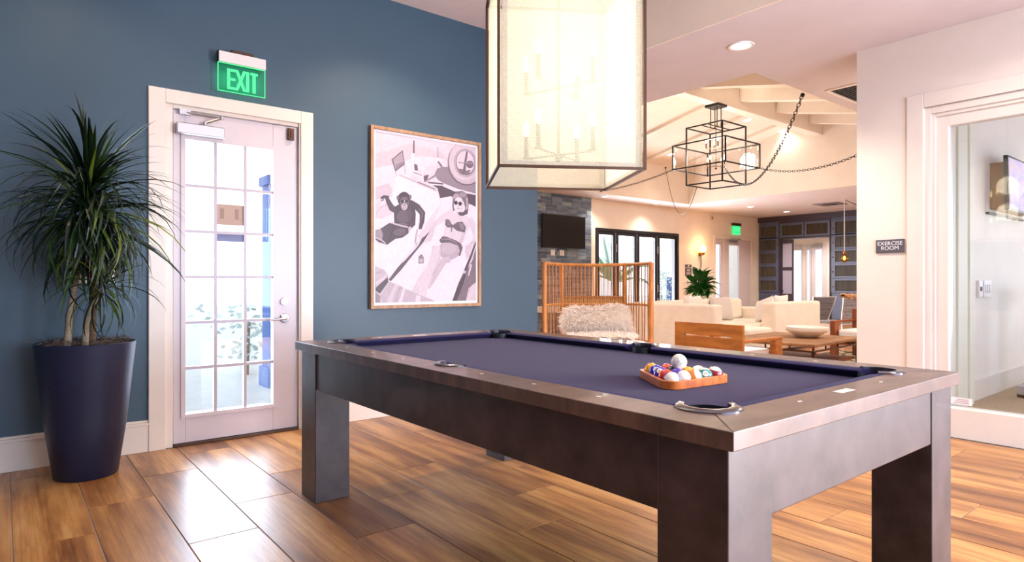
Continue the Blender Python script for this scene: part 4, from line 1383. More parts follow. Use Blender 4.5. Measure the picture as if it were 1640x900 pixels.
st = MB().tube([(0, 0, .10), (0, 0, HH + .21)], .007, 8).ball((0, 0, .10), .018, n=10, k=6)
st.build('stem', M['bronze'], lan, True)
for zt in (.115, .42):
    for k in range(4):
        a = PI / 4 + PI / 2 * k + R(4)
        x, y = .175 * math.cos(a), .175 * math.sin(a)
        arm = MB().tube([(0, 0, zt), (x, y, zt)], .005, 6).lathe([(.018, 0), (.018, .006)], 12, (x, y, zt)).build('candle_arm', M['bronze'], lan)
        MB().lathe([(.010, .006), (.010, .105)], 12, (x, y, zt)).build('candle_sleeve', pbr('candle_sleeve', (60, 48, 38), .7), arm)
        MB().lathe([(.006, .105), (.014, .13), (.012, .155), (0, .185)], 12, (x, y, zt)).build('bulb', M['bulb'], arm, True)
    l = bpy.data.lights.new('lantern_light', 'POINT')
    l.energy, l.color, l.shadow_soft_size = 5.2, (1, .86, .62), .10
    lo = bpy.data.objects.new('lantern_light', l)
    lo.location, lo.parent = (0, 0, zt + .22), lan
    COL.objects.link(lo)

# ------------------------------------------------------------------ dracaena in the tall navy planter
dr = thing('potted_dracaena', 'tall dracaena in a tapered navy planter beside the glass door', 'potted plant', (.376, 4.50, 0))
MB().lathe([(0, 0), (.155, 0), (.162, .006), (.205, .30), (.254, .775), (.256, .782), (.250, .785), (.241, .775), (.237, .74), (0, .74)], 56).build('planter', M['navy_pot'], dr, True)
sb = MB().grid(18, 18, lambda u, v: ((u - .5) * .46 * math.sqrt(1 - (v * 2 - 1) ** 2 * .5), (v - .5) * .46 * math.sqrt(1 - (u * 2 - 1) ** 2 * .5), .755 + .022 * random.random()))
for k in range(420):
    a, rr_ = random.uniform(0, 2 * PI), .228 * math.sqrt(random.random())
    p = Vector((rr_ * math.cos(a), rr_ * math.sin(a), .77 + .02 * random.random()))
    d = Vector((random.gauss(0, .03), random.gauss(0, .03), random.uniform(-.005, .03)))
    w = Vector((0, 0, .0022))
    sb.add([p - w, p + d * .5 - w + Vector((0, 0, .012)), p + d, p + d * .5 + w + Vector((0, 0, .012))], [(0, 1, 2, 3)])
tag(sb.build('moss', M['soil'], dr, recalc=False), kind='stuff')
rt, ft = Vector((CC, -CS, 0)), Vector((CS, CC, 0))       # sideways and away, as seen from the room's middle


def at(s_, f_, z):
    return rt * s_ + ft * f_ + Vector((0, 0, z))


tp = [at(-.045, -.10, .74), at(-.035, -.09, .95), at(-.015, -.07, 1.15), at(0, -.05, 1.35), at(.02, -.02, 1.62)]
MB().tube(tp, [.021, .019, .018, .017, .015], 10).build('trunk', M['trunk'], dr, True)
tp2 = [at(.04, -.02, .74), at(.045, -.01, 1.0), at(.05, 0, 1.25), at(.03, .02, 1.48)]
MB().tube(tp2, [.024, .022, .02, .018], 10).build('trunk', M['trunk_dark'], dr, True)
tp3 = [at(.06, -.10, .74), at(.065, -.10, .90), at(.10, -.11, 1.0), at(.165, -.12, 1.09)]
MB().tube(tp3, [.019, .017, .014, .012], 10).build('trunk', M['trunk'], dr, True)

t = NT('dracaena_leaf')
_v = t.coords((2, 60, 1), True)
_c = t.ramp(t.rnd, [(0, lin((10, 24, 10))), (.6, lin((20, 44, 15))), (.85, lin((52, 80, 20))), (1, lin((116, 126, 34)))])
t.l(_c, t.b.inputs['Base Color'])
t.b.inputs['Roughness'].default_value = .38
M['drac_leaf'] = t.m
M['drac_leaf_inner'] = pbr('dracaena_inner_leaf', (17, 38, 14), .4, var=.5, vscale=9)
LM = []
_lv = ((.52, .024, .5), (.60, .024, 1.0), (.62, .022, 1.5), (.58, .023, 2.0), (.52, .020, 2.5), (.44, .022, 1.3))
_lb = [leaf_blade(L, w, 0, dp, wave=.004) for (L, w, dp) in _lv]
LM = [b_.mesh('leaf', M['drac_leaf'], False, recalc=False) for b_ in _lb]


def crown(c0, c1, n, el_hi, el_lo, s0, s1, seed, into=None):
    q = random.Random(seed)
    for k in range(n):
        u = (k + q.random()) / n
        p = c0.lerp(c1, u)
        el = R(el_lo + (el_hi - el_lo) * u + q.gauss(0, 10))
        az = k * 2.399963 + q.gauss(0, .25)
        i = min(5, max(0, int(q.gauss(2.5 - 1.5 * (el > .9) + .9 * (el < .2), 1))))
        s_ = q.uniform(s0, s1)
        # do not grow into the wall behind the pot
        far = lambda a_: max(0, math.sin(a_)) * .54 * s_ * max(.35, math.cos(el * .7)) + p.y > .27
        if far(az):
            az = -az if q.random() < .6 else az + PI
            if far(az):
                az = -az
        rl = q.gauss(0, .25)
        T = Matrix.Translation(p) @ Matrix.Rotation(az, 4, 'Z') @ Matrix.Rotation(-el, 4, 'Y') @ Matrix.Rotation(rl, 4, 'X') @ Matrix.Scale(s_, 4)
        if max((T @ Vector(v)).y for v in _lb[i].v) > .32:      # would touch the wall
            az = -az
            T = Matrix.Translation(p) @ Matrix.Rotation(az, 4, 'Z') @ Matrix.Rotation(-el, 4, 'Y') @ Matrix.Rotation(rl, 4, 'X') @ Matrix.Scale(s_, 4)
        if into is None:
            o = link('leaf', LM[i], dr, loc=p)
            o.rotation_euler = (rl, -el, az)
            o.scale = (s_, s_, s_)
        else:
            into.add([T @ Vector(v) for v in _lb[i].v], _lb[i].f)


crown(at(.02, -.03, 1.48), at(.02, -.02, 1.70), 130, 84, -8, .85, 1.15, 11)
crown(at(.04, .0, 1.36), at(.03, .02, 1.54), 95, 50, -25, .75, 1.0, 12)
crown(at(.165, -.12, 1.07), at(.175, -.12, 1.14), 65, 75, -35, .46, .68, 13)
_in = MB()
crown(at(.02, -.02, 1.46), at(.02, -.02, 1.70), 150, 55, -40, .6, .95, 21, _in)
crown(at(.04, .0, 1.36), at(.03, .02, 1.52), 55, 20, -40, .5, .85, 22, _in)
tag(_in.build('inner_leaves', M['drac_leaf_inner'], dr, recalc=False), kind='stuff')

# ------------------------------------------------------------------ lamps in the ceilings


def recessed(label, x, y, z, power, tilt=0, r=.075, col=(1, .88, .74)):
    t_ = thing('recessed_light', label, 'ceiling light', (x, y, z), 0, 'recessed ceiling lights')
    t_.rotation_euler = (tilt, 0, 0)
    MB().lathe([(r, -.006), (r + .022, -.008), (r + .024, 0), (r, 0), (r, -.006)], 24, cap=False).build('trim_ring', M['white_plastic'], t_, True)
    MB().lathe([(0, -.004), (r, -.004)], 24, cap=False).build('diffuser', M['light_disc'], t_, recalc=False)
    if power:
        l = bpy.data.lights.new('recessed_lamp', 'SPOT')
        l.energy, l.color, l.spot_size, l.spot_blend, l.shadow_soft_size = power, col, R(125), .7, .06
        o = bpy.data.objects.new('recessed_lamp', l)
        o.location, o.parent = (0, 0, -.02), t_
        COL.objects.link(o)
    return t_


recessed('bright recessed light in the low ceiling just right of the linen lantern', 4.559, 2.782, ZC, 200)
recessed('recessed light above the wall-mounted television on the tiled chimney', 10.35, 9.62, ZC, 70)
recessed('recessed light over the middle of the patio window', 12.15, 9.66, ZC, 70)
recessed('recessed light in the low ceiling before the far exit sign', 14.63, 8.667, ZC, 90)
recessed('recessed light close to the bookcase top left of its doorway', 16.44, 8.681, ZC, 90)


def far_slope(y):
    return RZ - (y - RY) * SL


for lab, px, py in (('upper recessed light on the far vault slope, right of the chandelier\'s canopy', 1197, 192), ('lower recessed light on the far vault slope, behind the hanging chain', 1253, 209),
                    ('recessed light on the far vault slope at the chandelier\'s left edge', 1075, 247)):
    s_ = (px - 820) / F_PX
    k_ = CC - CS * s_
    # where the sight line meets the far slope
    d = (RZ + RY * SL - CAM_H) / ((450 - py) / F_PX + k_ * SL)
    recessed(lab, d * (CS + CC * s_), d * k_, CAM_H + (450 - py) * d / F_PX - .002, 38, -math.atan(SL))

vent = thing('air_vent', 'louvred air vent in the low ceiling beside the exercise room corner', 'vent', (6.62, 2.74, ZC))
MB().box(-.34, .34, -.16, .16, -.002, 0).build('backing', M['dark_void'], vent)
for k in range(11):
    y = -.14 + .028 * k
    MB().hexa([(-.32, y - .008, -.014), (.32, y - .008, -.014), (.32, y - .004, -.014), (-.32, y - .004, -.014), (-.32, y + .004, -.002), (.32, y + .004, -.002), (.32, y + .008, -.002), (-.32, y + .008, -.002)]).build('slat', M['grille'], vent)
MB().box(-.36, .36, -.18, -.155, -.012, 0).box(-.36, .36, .155, .18, -.012, 0).box(-.36, -.32, -.155, .155, -.012, 0).box(.32, .36, -.155, .155, -.012, 0).build('vent_frame', M['white_plastic'], vent)
v2 = thing('air_vent', 'small round-edged vent in the far ceiling before the bookcase', 'vent', (15.6, 7.15, ZC))
MB().box(-.3, .3, -.3, .3, -.012, 0).build('vent_frame', M['grille'], v2, bevel=.004)
MB().box(-.12, .12, -.12, .12, -.03, -.012).build('diffuser_plate', M['bronze'], v2, bevel=.004)

# ------------------------------------------------------------------ chandelier of two nested boxes
CHX, CHY = 9.39, 6.2
ch = thing('chandelier', 'black nested-box chandelier under the white ridge beam', 'chandelier', (CHX, CHY, 2.77), 0)


def cage(h0, h1, hw, w, nm):
    b = MB()
    for a, c in ((-1, -1), (1, -1), (1, 1), (-1, 1)):
        b.bar((a * hw, c * hw, h0 - w / 2), (a * hw, c * hw, h1 + w / 2), w)
    for z in (h0, h1):
        for a, c, d, e in ((-1, -1, 1, -1), (1, -1, 1, 1), (1, 1, -1, 1), (-1, 1, -1, -1)):
            b.bar((a * hw, c * hw, z), (d * hw, e * hw, z), w)
    return b.build(nm, M['black'], ch)


cage(0.0, .97, .345, .020, 'tall_cage')
cg = cage(.27, .67, .505, .020, 'wide_cage')
for k in range(4):
    Mx = Matrix.Rotation(PI / 2 * k, 4, 'Z')
    MB().obox(Mx @ Matrix.Translation((0, -.505, .47)), .99, .004, .38).build('pane', M['glass'], cg)
MB().box(-.13, .13, -.13, .13, 1.31, 1.35).build('ceiling_plate', M['black'], ch)
b = MB()
for a, c in ((-1, -1), (1, -1), (1, 1), (-1, 1)):
    b.tube([(a * .06, c * .06, .97), (a * .06, c * .06, 1.31)], .008, 6)
b.bar((-.345, .06, .97), (.345, .06, .97), .014).bar((-.345, -.06, .97), (.345, -.06, .97), .014)
b.build('hanger_rods', M['black'], ch)
MB().tube([(0, 0, .28), (0, 0, .97)], .006, 6).ball((0, 0, .28), .02, n=8, k=5).build('stem', M['black'], ch)
for k in range(8):
    hi = k % 2
    a = PI / 4 * k
    x, y, z = .16 * math.cos(a), .16 * math.sin(a), (.32 if not hi else .62)
    am = MB().tube([(0, 0, z), (x, y, z)], .005, 5).lathe([(.011, 0), (.011, .09)], 8, (x, y, z)).build('candle_arm', M['bronze'], ch)
    MB().lathe([(.006, .09), (.016, .12), (0, .17)], 10, (x, y, z)).build('bulb', M['bulb'], am, True)
l = bpy.data.lights.new('chandelier_light', 'POINT')
l.energy, l.color, l.shadow_soft_size = 60, (1, .88, .72), .15
lo = bpy.data.objects.new('chandelier_light', l)
lo.location, lo.parent = (0, 0, .52), ch
COL.objects.link(lo)


def chain(label, a, bb, sag, links=True, r=.0045, extra=None):
    a, bb = Vector(a), Vector(bb)
    N = 40
    pts = [a.lerp(bb, i / N) - Vector((0, 0, 4 * sag * (i / N) * (1 - i / N))) for i in range(N + 1)]
    t_ = thing('hanging_chain' if links else 'hanging_wire', label, 'chain' if links else 'wire', a)
    q = MB()
    L = [0]
    for i in range(N):
        L.append(L[-1] + (pts[i + 1] - pts[i]).length)
    if links:
        step, n_ = .058, int(L[-1] / .058)
        for k in range(n_):
            s_ = L[-1] * (k + .5) / n_
            i = max(j for j in range(N) if L[j] <= s_)
            f_ = (s_ - L[i]) / (L[i + 1] - L[i])
            p, d = pts[i].lerp(pts[i + 1], f_) - a, (pts[i + 1] - pts[i]).normalized()
            s1 = d.cross(Vector((0, 0, 1))).normalized()
            if k % 2:
                s1 = s1.cross(d)
            ring = [p + d * (.036 * math.cos(2 * PI * m_ / 8)) + s1 * (.017 * math.sin(2 * PI * m_ / 8)) for m_ in range(8)]
            q.tube(ring, r, 4, closed=True)
        tag(q.build('links', M['black'], t_, recalc=False), kind='stuff')
    else:
        q.tube([p - a for p in pts], r, 5)
        q.build('strand', M['black'], t_)
    MB().ball((0, 0, .0), .022, n=10, k=6).build('ceiling_hook', M['black'], t_)
    return t_


def ch_pt(x, y, z):
    c, s_ = 1.0, 0.0
    return (CHX + x * c - y * s_, CHY + x * s_ + y * c, 2.77 + z)


chain('long chain falling from the low ceiling\'s edge to the chandelier', (6.24, 3.13, 3.01), ch_pt(0.05, -.1, .36), .60)
chain('chain swagging from the chandelier to the right, behind the exercise room corner', (8.6, 3.06, 2.99), ch_pt(.50, -.505, .27), .22)
chain('chain running left from the chandelier to behind the linen lantern', (9.9, 9.33, 3.06), ch_pt(-.505, .50, .27), .05, r=.004)
chain('thin cord looping from a hook on the far vault wall to below the chandelier', (12.09, 9.33, 3.80), ch_pt(-.05, .345, .0), .75, False, .006)
# bulb on a long cord
bp = thing('pendant_bulb', 'bare amber glass bulb hanging on a long cord before the right bookcase', 'pendant lamp', (15.0, 6.55, 1.66))
MB().tube([(0, 0, .16), (0, 0, ZC - 1.66)], .010, 6).lathe([(.05, -.02), (.05, 0)], 12, (0, 0, ZC - 1.66)).build('cord', M['alu'], bp)
MB().tube([(0, 0, ZC - 1.67), (.2, -.3, ZC - 1.85), (.45, -.6, ZC - 2.1)], .008, 5).build('swag_cord', M['black'], bp)
MB().lathe([(.02, .17), (.028, .15), (.028, .11), (.02, .10)], 12).build('socket', M['brass'], bp, True)
MB().lathe([(.02, .11), (.075, .06), (.10, .0), (.08, -.06), (.03, -.09), (0, -.095)], 18).build('glass_globe', glass('amber_glass', (255, 214, 150)), bp, True)
MB().ball((0, 0, .01), .03, .03, .05, n=10, k=6).build('filament', M['flame_bulb'], bp, True)

# ------------------------------------------------------------------ things on the far walls
tv = thing('television', 'black flat television on the grey tiled chimney', 'television', (9.35, 9.975, 1.845))
MB().box(-.625, .625, -.115, -.07, 0, .71).build('case', M['tv_case'], tv, bevel=.006)
MB().box(-.612, .612, -.118, -.114, .016, .698).build('screen', M['tv'], tv)
MB().box(-.2, .2, -.07, 0, .2, .5).build('wall_mount', M['tv_case'], tv)
for nm, x, z in (('power_socket', 9.10, 1.70), ('power_socket', 9.36, 1.70)):
    so = thing(nm, 'white power socket under the television, ' + ('left one' if x < 9.2 else 'right one with a plug'), 'socket', (x, 9.973, z))
    MB().box(-.06, .06, -.010, 0, -.01, .11).build('plate', M['white_plastic'], so, bevel=.003)
    for dz in (.025, .07):
        MB().box(-.018, .018, -.014 if x < 9.2 else -.05, -.009, dz - .012, dz + .012).build('outlet', M['white_plastic'], so, bevel=.002)

sc_ = thing('wall_sconce', 'glowing brass wall sconce with a hanging cord, right of the patio window', 'wall lamp', (14.53, 10.1, 1.86))
MB().lathe([(.05, 0), (.05, .02), (0, .025)], 16, (0, 0, 0), 0, Matrix.Rotation(R(90), 3, 'X')).build('wall_plate', M['brass'], sc_, True)
MB().tube([(0, -.02, 0), (0, -.10, -.02), (-.02, -.13, .02)], .016, 8).lathe([(.028, -.04), (.05, .02), (.045, .03), (0, .03)], 14, (-.02, -.13, .02)).build('arm', M['brass'], sc_, True)
MB().ball((-.03, -.13, .14), .085, .085, .10, n=16, k=10).build('bulb', M['flame_bulb'], sc_, True)
MB().tube([(.05, -.02, -.02), (.05, -.03, -.2), (.045, -.02, -.40)], .007, 6).tube([(.02, -.02, -.02), (.02, -.03, -.36)], .005, 6).box(.0, .05, -.03, 0, -.42, -.38).build('cord', M['black'], sc_)
l = bpy.data.lights.new('sconce_light', 'POINT')
l.energy, l.color, l.shadow_soft_size = 14, (1, .62, .30), .08
lo = bpy.data.objects.new('sconce_light', l)
lo.location, lo.parent = (-.03, -.24, .18), sc_
COL.objects.link(lo)

e2 = thing('exit_sign', 'small glowing green exit sign over the far white double door', 'sign', (16.25, 10.1, 2.47))
MB().box(-.2, .2, -.07, 0, .24, .32).build('housing', M['bronze'], e2, bevel=.004)
MB().box(-.19, .19, -.045, -.03, 0, .25).build('acrylic_panel', pbr('exit_panel_far', (60, 220, 140), .4, emit=((40, 230, 130), .75)), e2)
MB().box(-.19, .19, -.046, -.0445, .0, .03).build('lit_edge', M['exit_glow'], e2)
lettering('letters', 'EXIT', .17, M['exit_glow'], e2, (0, -.048, .13), (R(90), 0, 0), .002)
sd = thing('smoke_detector', 'small square beige alarm on the far wall left of the small exit sign', 'alarm', (15.07, 10.1, 2.86))
MB().box(-.06, .06, -.04, 0, -.06, .06).build('case', pbr('alarm_beige', (206, 190, 176), .5), sd, bevel=.008)
MB().box(-.03, .03, -.046, -.04, -.02, .02).build('grille', M['grille'], sd)
ns = thing('no_exit_sign', 'dark plaque reading NO EXIT on the wall below the sconce', 'sign', (14.035, 10.1, 1.43))
MB().box(-.135, .135, -.012, 0, -.15, .15).build('plate', M['plaque'], ns, bevel=.003)
MB().box(-.135, .135, -.014, -.011, .062, .070).build('divider', M['white_ink'], ns)
MB().box(-.010, .010, -.014, -.012, .085, .135).tube([(-.03, -.013, .11), (0, -.013, .138), (.03, -.013, .11)], .006, 5).build('arrow', M['white_ink'], ns)
lettering('letters', 'NO\nEXIT', .085, M['white_ink'], ns, (0, -.0125, -.045), (R(90), 0, 0), .0015, .95)
sw = thing('light_switch', 'small pale switch plate under the NO EXIT plaque', 'switch', (14.0, 10.1, 1.10))
MB().box(-.05, .05, -.008, 0, -.07, .08).build('plate', M['white_plastic'], sw, bevel=.003)
for dz in (-.03, .035):
    MB().box(-.014, .014, -.016, -.008, dz - .018, dz + .018).build('rocker', M['plaque'], sw)

# exercise room sign, and what shows through the sidelight
sg = thing('room_sign', 'grey plaque reading EXERCISE ROOM on the white wall', 'sign', (5.42, 2.018, 1.418))
MB().box(-.012, 0, -.102, .102, -.052, .052).build('plate', M['plaque'], sg, bevel=.002)
lettering('letters', 'EXERCISE\nROOM', .043, M['white_ink'], sg, (-.0122, 0, .002), (R(90), 0, R(-90)), .0008, .85)

et = thing('exercise_television', 'wall television lit with a picture, seen through the exercise room glass', 'television', (8.2, 1.95, 1.84))
MB().box(-.52, .60, -.13, 0, .02, .48).build('mount_box', pbr('bronze_cabinet', (150, 100, 50), .45), et, bevel=.004)
MB().box(-.66, .60, -.03, 0, -.035, -.015).build('bracket_rail', M['tv_case'], et)
MB().hexa([(-.55, -.165, 0), (.75, -.165, 0), (.75, -.13, 0), (-.55, -.13, 0), (-.61, -.165, .53), (.75, -.165, .53), (.75, -.13, .53), (-.61, -.13, .53)]).build('case', M['tv_case'], et)
t = NT('gym_screen')
_v = t.coords((2.2, 1, 5))
t.l(t.ramp(t.noise(_v, 1.5, 3), [(.3, lin((150, 140, 220))), (.5, lin((206, 186, 226))), (.7, lin((236, 206, 200)))]), t.b.inputs['Base Color'])
t.b.inputs['Emission Strength'].default_value = .10
t.b.inputs['Emission Color'].default_value = (.52, .48, .8, 1)
t.b.inputs['Roughness'].default_value = .55
MB().hexa([(-.53, -.168, .02), (.73, -.168, .02), (.73, -.164, .02), (-.53, -.164, .02), (-.585, -.168, .51), (.73, -.168, .51), (.73, -.164, .51), (-.585, -.164, .51)]).build('screen', t.m, et)
es = thing('wall_switches', 'white switch and socket plates seen through the exercise room glass', 'switch', (7.44, 1.935, 1.07))
MB().box(-.17, -.07, -.008, .015, -.08, .08).box(-.02, .20, -.008, .015, -.08, .08).build('plate', M['white_plastic'], es, bevel=.003)
MB().box(-.14, -.10, -.014, -.008, -.02, .02).build('dark_switch', M['black'], es)
for x in (.03, .09, .15):
    MB().box(x - .018, x + .018, -.013, -.008, -.035, .035).build('rocker', M['white_plastic'], es, bevel=.002)
    MB().box(x - .02, x + .02, -.0095, -.0075, -.038, .038).build('rocker_gap', M['grille'], es)
st_ = tag(MB().box(5.490, 5.4945, 1.50, 1.632, .235, .285).build('glass_sticker', M['white_plastic']), 'small white safety sticker at the bottom corner of the sidelight glass', 'sticker')
_st = MB()
for k, zz in enumerate((.245, .258, .271)):
    _st.box(5.4885, 5.4901, 1.52, 1.615 - .012 * k, zz, zz + .004)
_st.build('print_line', pbr('sticker_print', (176, 120, 124), .6), st_)
me_ = thing('exercise_machine', 'dark upright of an exercise machine with a round metal foot, behind the glass', 'exercise machine', (7.80, 1.76, .008))
MB().box(-.03, .05, -.22, -.10, .0, 1.05).box(-.05, .9, -.20, -.12, .02, .10).box(-.05, .9, -.20, -.12, .95, 1.05).build('upright', pbr('machine_dark', (40, 46, 66), .4), me_, bevel=.01)
MB().lathe([(0, .03), (.07, .03), (.07, .11), (.045, .12), (0, .12)], 20, (-.02, -.08, 0)).build('metal_foot', M['satin'], me_, True)
MB().lathe([(0, 0), (.075, 0), (.075, .03), (0, .03)], 20, (-.02, -.08, 0)).build('rubber_pad', M['black'], me_, True)

# ------------------------------------------------------------------ rattan chair with the sheepskin
rc = thing('rattan_chair', 'tall open rattan wing chair beyond the pool table, in front of the tiled chimney', 'chair', (4.86, 4.66, 0), R(-39))
AW = .545


def rpt(u):
    """plan of the barrel back: u from -1 (left wing tip) to 1; the front faces -Y"""
    a = abs(u)
    x = AW * (u if a < .8 else math.copysign(.8 + (a - .8) * 1.0, u))
    y = .16 - .36 * max(0, (a - .62) / .38) ** 1.6 if a > .62 else .16
    return x, y


top = [(*rpt(u / 16), 1.315 + .012 * abs(u / 16)) for u in range(-16, 17)]
MB().tube(top, .017, 8).build('top_rail', M['rattan'], rc, True)
for nm, z in (('middle_rail', .895), ('seat_rail', .52), ('bottom_rail', .16)):
    MB().tube([(*rpt(u / 16), z) for u in range(-16, 17)], .011, 7).build(nm, M['rattan'], rc, True)
for u in (-1, -.62, .62, 1):
    x, y = rpt(u)
    r = .026 if abs(u) == 1 else .017
    MB().tube([(x * 1.0, y, 0), (x, y, .5), (x, y, 1.33)], r, 9).build('post', M['rattan'], rc, True)
_sp = [MB().tube([(0, 0, .16), (.004 * s_, 0, .6), (-.004 * s_, .003, 1.31)], .0058, 5).mesh('spindle', M[m_], True) for s_, m_ in ((1, 'rattan'), (-1, 'rattan_dark'))]
k = 0
for i in range(-25, 26):
    u = i / 26
    if min(abs(abs(u) - .62), abs(abs(u) - 1)) < .02:
        continue
    x, y = rpt(u)
    link('spindle', _sp[k % 2], rc, loc=(x, y, 0))
    k += 1
seat = [(AW * c, y_) for c, y_ in ((-.97, -.2), (-.7, .14), (.7, .14), (.97, -.2), (.8, -.42), (-.8, -.42))]
MB().prism(seat, .40, .44).build('seat', M['rattan_dark'], rc, bevel=.01)
MB().prism([(x * .95, y * .93) for x, y in seat], .44, .53).build('seat_cushion', M['linen'], rc, bevel=.03, seg=3)
for x, y in ((-.40, -.40), (.40, -.40)):
    MB().tube([(x, y, 0), (x, y, .40)], .02, 8).build('front_leg', M['rattan'], rc, True)

sk = thing('sheepskin', 'fluffy cream sheepskin draped over the rattan chair\'s back', 'sheepskin', rc.location, R(-39))


def skin(u, v):
    """drape surface: u across, v from the top edge down the back and over the seat"""
    e = 1 - abs(2 * u - 1) ** 3
    x = .03 + (u - .5) * (.66 + .05 * math.sin(v * 5 + u * 4))
    zt = .80 + .075 * e + .03 * math.sin(u * 5.4 + 2.4)
    if v < .82:
        k = v / .82
        return Vector((x, .10 - .10 * math.sin(PI * min(1, k * 1.1)) * (.4 + .6 * e), zt - (zt - .55) * k))
    q = (v - .82) / .18
    return Vector((x, .06 - .24 * q, .56 + .01 * e))


b = MB().grid(24, 24, lambda u, v: skin(u, v) + Vector((0, .012, 0)))
b.build('hide', M['fur'], sk, True, recalc=False)
q = random.Random(9)
f = MB()
for k in range(15000):
    u, v = q.random(), q.random() ** 1.1
    p = skin(u, v)
    n_ = Vector((q.gauss(0, .45) + (2 * u - 1) ** 3 * 1.3, -.8 if v < .82 else -.3, q.gauss(-.1, .5) + (1.2 * (1 - v / .10) if v < .10 else 0) + (.8 if v > .82 else 0))).normalized()
    L = q.uniform(.045, .10)
    w = n_.cross(Vector((q.gauss(0, 1), q.gauss(0, 1), q.gauss(0, 1)))).normalized() * .0026
    c_ = Vector((q.gauss(0, .018), q.gauss(0, .01), -.022))
    f.add([p - w, p + w, p + n_ * L * .6 + w * .8, p + n_ * L + c_, p + n_ * L * .6 - w * .8], [(0, 1, 2, 3, 4)])
tag(f.build('fleece', M['fur'], sk, recalc=False), kind='stuff')

# low woven chair near the patio window
wc = thing('woven_armchair', 'low woven rattan armchair behind the tall rattan chair, by the patio window', 'chair', (7.35, 7.1, 0), R(-35))
MB().grid(30, 10, lambda u, v: (.50 * math.sin((u - .5) * 2.9) * (1 + .04 * v), -.05 + .42 * math.cos((u - .5) * 2.9) * (1 + .05 * v), .12 + .75 * v)).build('woven_back', pbr('woven_rattan', (176, 134, 84), .6, var=.45, vscale=60, bump=(80, .6, .01), vs=(1, 1, 1)), wc, recalc=False).modifiers.new('thick', 'SOLIDIFY').thickness = .03
MB().lathe([(0, 0), (.36, 0), (.40, .12), (.42, .12), (.42, .38), (.40, .42), (0, .42)], 28, (0, .02, 0)).build('seat', M['linen'], wc, True)
MB().tube([(.50 * math.sin((u / 20 - .5) * 2.9) * 1.04, -.05 + .42 * math.cos((u / 20 - .5) * 2.9) * 1.05, .875) for u in range(21)], .022, 8).build('rim', M['rattan_dark'], wc, True)

# ------------------------------------------------------------------ cream sectional
so = thing('sectional_sofa', 'large cream canvas sectional sofa in the far lounge', 'sofa', (9.5, 6.0, 0))


def sp(name, x0, x1, y0, y1, z0, z1, bev=.04, m='linen'):
    return MB().box(x0 - 9.5, x1 - 9.5, y0 - 6.0, y1 - 6.0, z0, z1).build(name, M[m], so, bevel=bev, seg=3)


sp('base', 8.05, 11.08, 5.27, 6.98, .04, .26, .02)
sp('base', 8.26, 8.95, 4.97, 5.27, .04, .26, .02)
sp('backrest', 8.04, 8.27, 5.34, 6.98, .06, .795)
sp('backrest', 9.57, 11.09, 5.24, 5.49, .06, .80)
sp('backrest', 8.27, 11.09, 6.76, 7.0, .06, .80)
sp('armrest', 10.86, 11.09, 5.49, 6.76, .06, .66)
sp('seat_cushion', 8.27, 8.96, 4.95, 5.80, .26, .455)
sp('seat_cushion', 8.27, 9.15, 5.81, 6.75, .26, .45)
sp('seat_cushion', 9.16, 10.0, 5.50, 6.75, .26, .45)
sp('seat_cushion', 10.01, 10.85, 5.50, 6.75, .26, .45)
for x0 in (8.40, 9.22, 10.04):
    sp('back_cushion', x0, x0 + .80, 6.58, 6.76, .45, .82, .06)


def pillow(label, loc, rot, w, h, m, t_=.14):
    b = MB()

    def P(sg):
        def fn(u, v):
            a, c = u * 2 - 1, v * 2 - 1
            pin = 1 - .10 * (1 - abs(a) ** 2) * abs(c) ** 6 - .0
            pin2 = 1 - .10 * (1 - abs(c) ** 2) * abs(a) ** 6
            th_ = t_ / 2 * ((1 - a ** 4) * (1 - c ** 4)) ** .5
            return Vector((a * w / 2 * pin2, sg * th_, c * h / 2 * pin))
        return fn
    b.grid(14, 14, P(-1)).grid(14, 14, P(1))
    o = b.build('pillow', M[m], None, True, loc=loc)
    o.rotation_euler = rot
    return tag(o, label, 'pillow')


pillow('oatmeal square pillow leaning at the sofa corner, in front of the potted lily', (9.93, 6.45, .655), (R(-14), 0, R(-16)), .47, .45, 'pillow_grey')
pillow('small white pillow beside the oatmeal pillow, left of the potted lily', (9.20, 6.50, .70), (R(-12), 0, R(-5)), .42, .40, 'pillow_white')
pillow('white pillow leaning on the inner end of the sofa\'s near backrest', (10.05, 5.70, .65), (R(12), R(14), R(62)), .48, .42, 'pillow_white')
pillow('white pillow poking up above the sofa\'s near backrest', (10.35, 5.62, .70), (R(16), 0, R(5)), .50, .44, 'pillow_white')
b = MB()

# lily on the far side of the sofa
lp = thing('potted_lily', 'leafy green peace lily in a white pot behind the sofa', 'potted plant', (10.62, 7.34, 0))
MB().lathe([(0, 0), (.15, 0), (.16, .01), (.21, .84), (.215, .86), (.195, .86), (.19, .80), (0, .80)], 28).build('planter', M['porcelain'], lp, True)


def oval_leaf(L, w):
    b = MB()
    vs, fs = [(0, 0, 0)], []
    n = 6
    b_ = []
    for i in range(n + 1):
        t_ = i / n
        x, z = L * t_, L * .5 * t_ - L * .75 * t_ ** 2.2
        ww = w * math.sin(PI * min(1, t_ ** .8)) ** .8 if 0 < t_ < 1 else .002
        b_.append([(x, -ww, z + ww * .3), (x, 0, z), (x, ww, z + ww * .3)])
    vs = [p for r in b_ for p in r]
    for i in range(n):
        k = 3 * i
        fs += [(k, k + 3, k + 4, k + 1), (k + 1, k + 4, k + 5, k + 2)]
    return b.add(vs, fs).mesh('leaf', M['leaf_dark'], True, recalc=False)


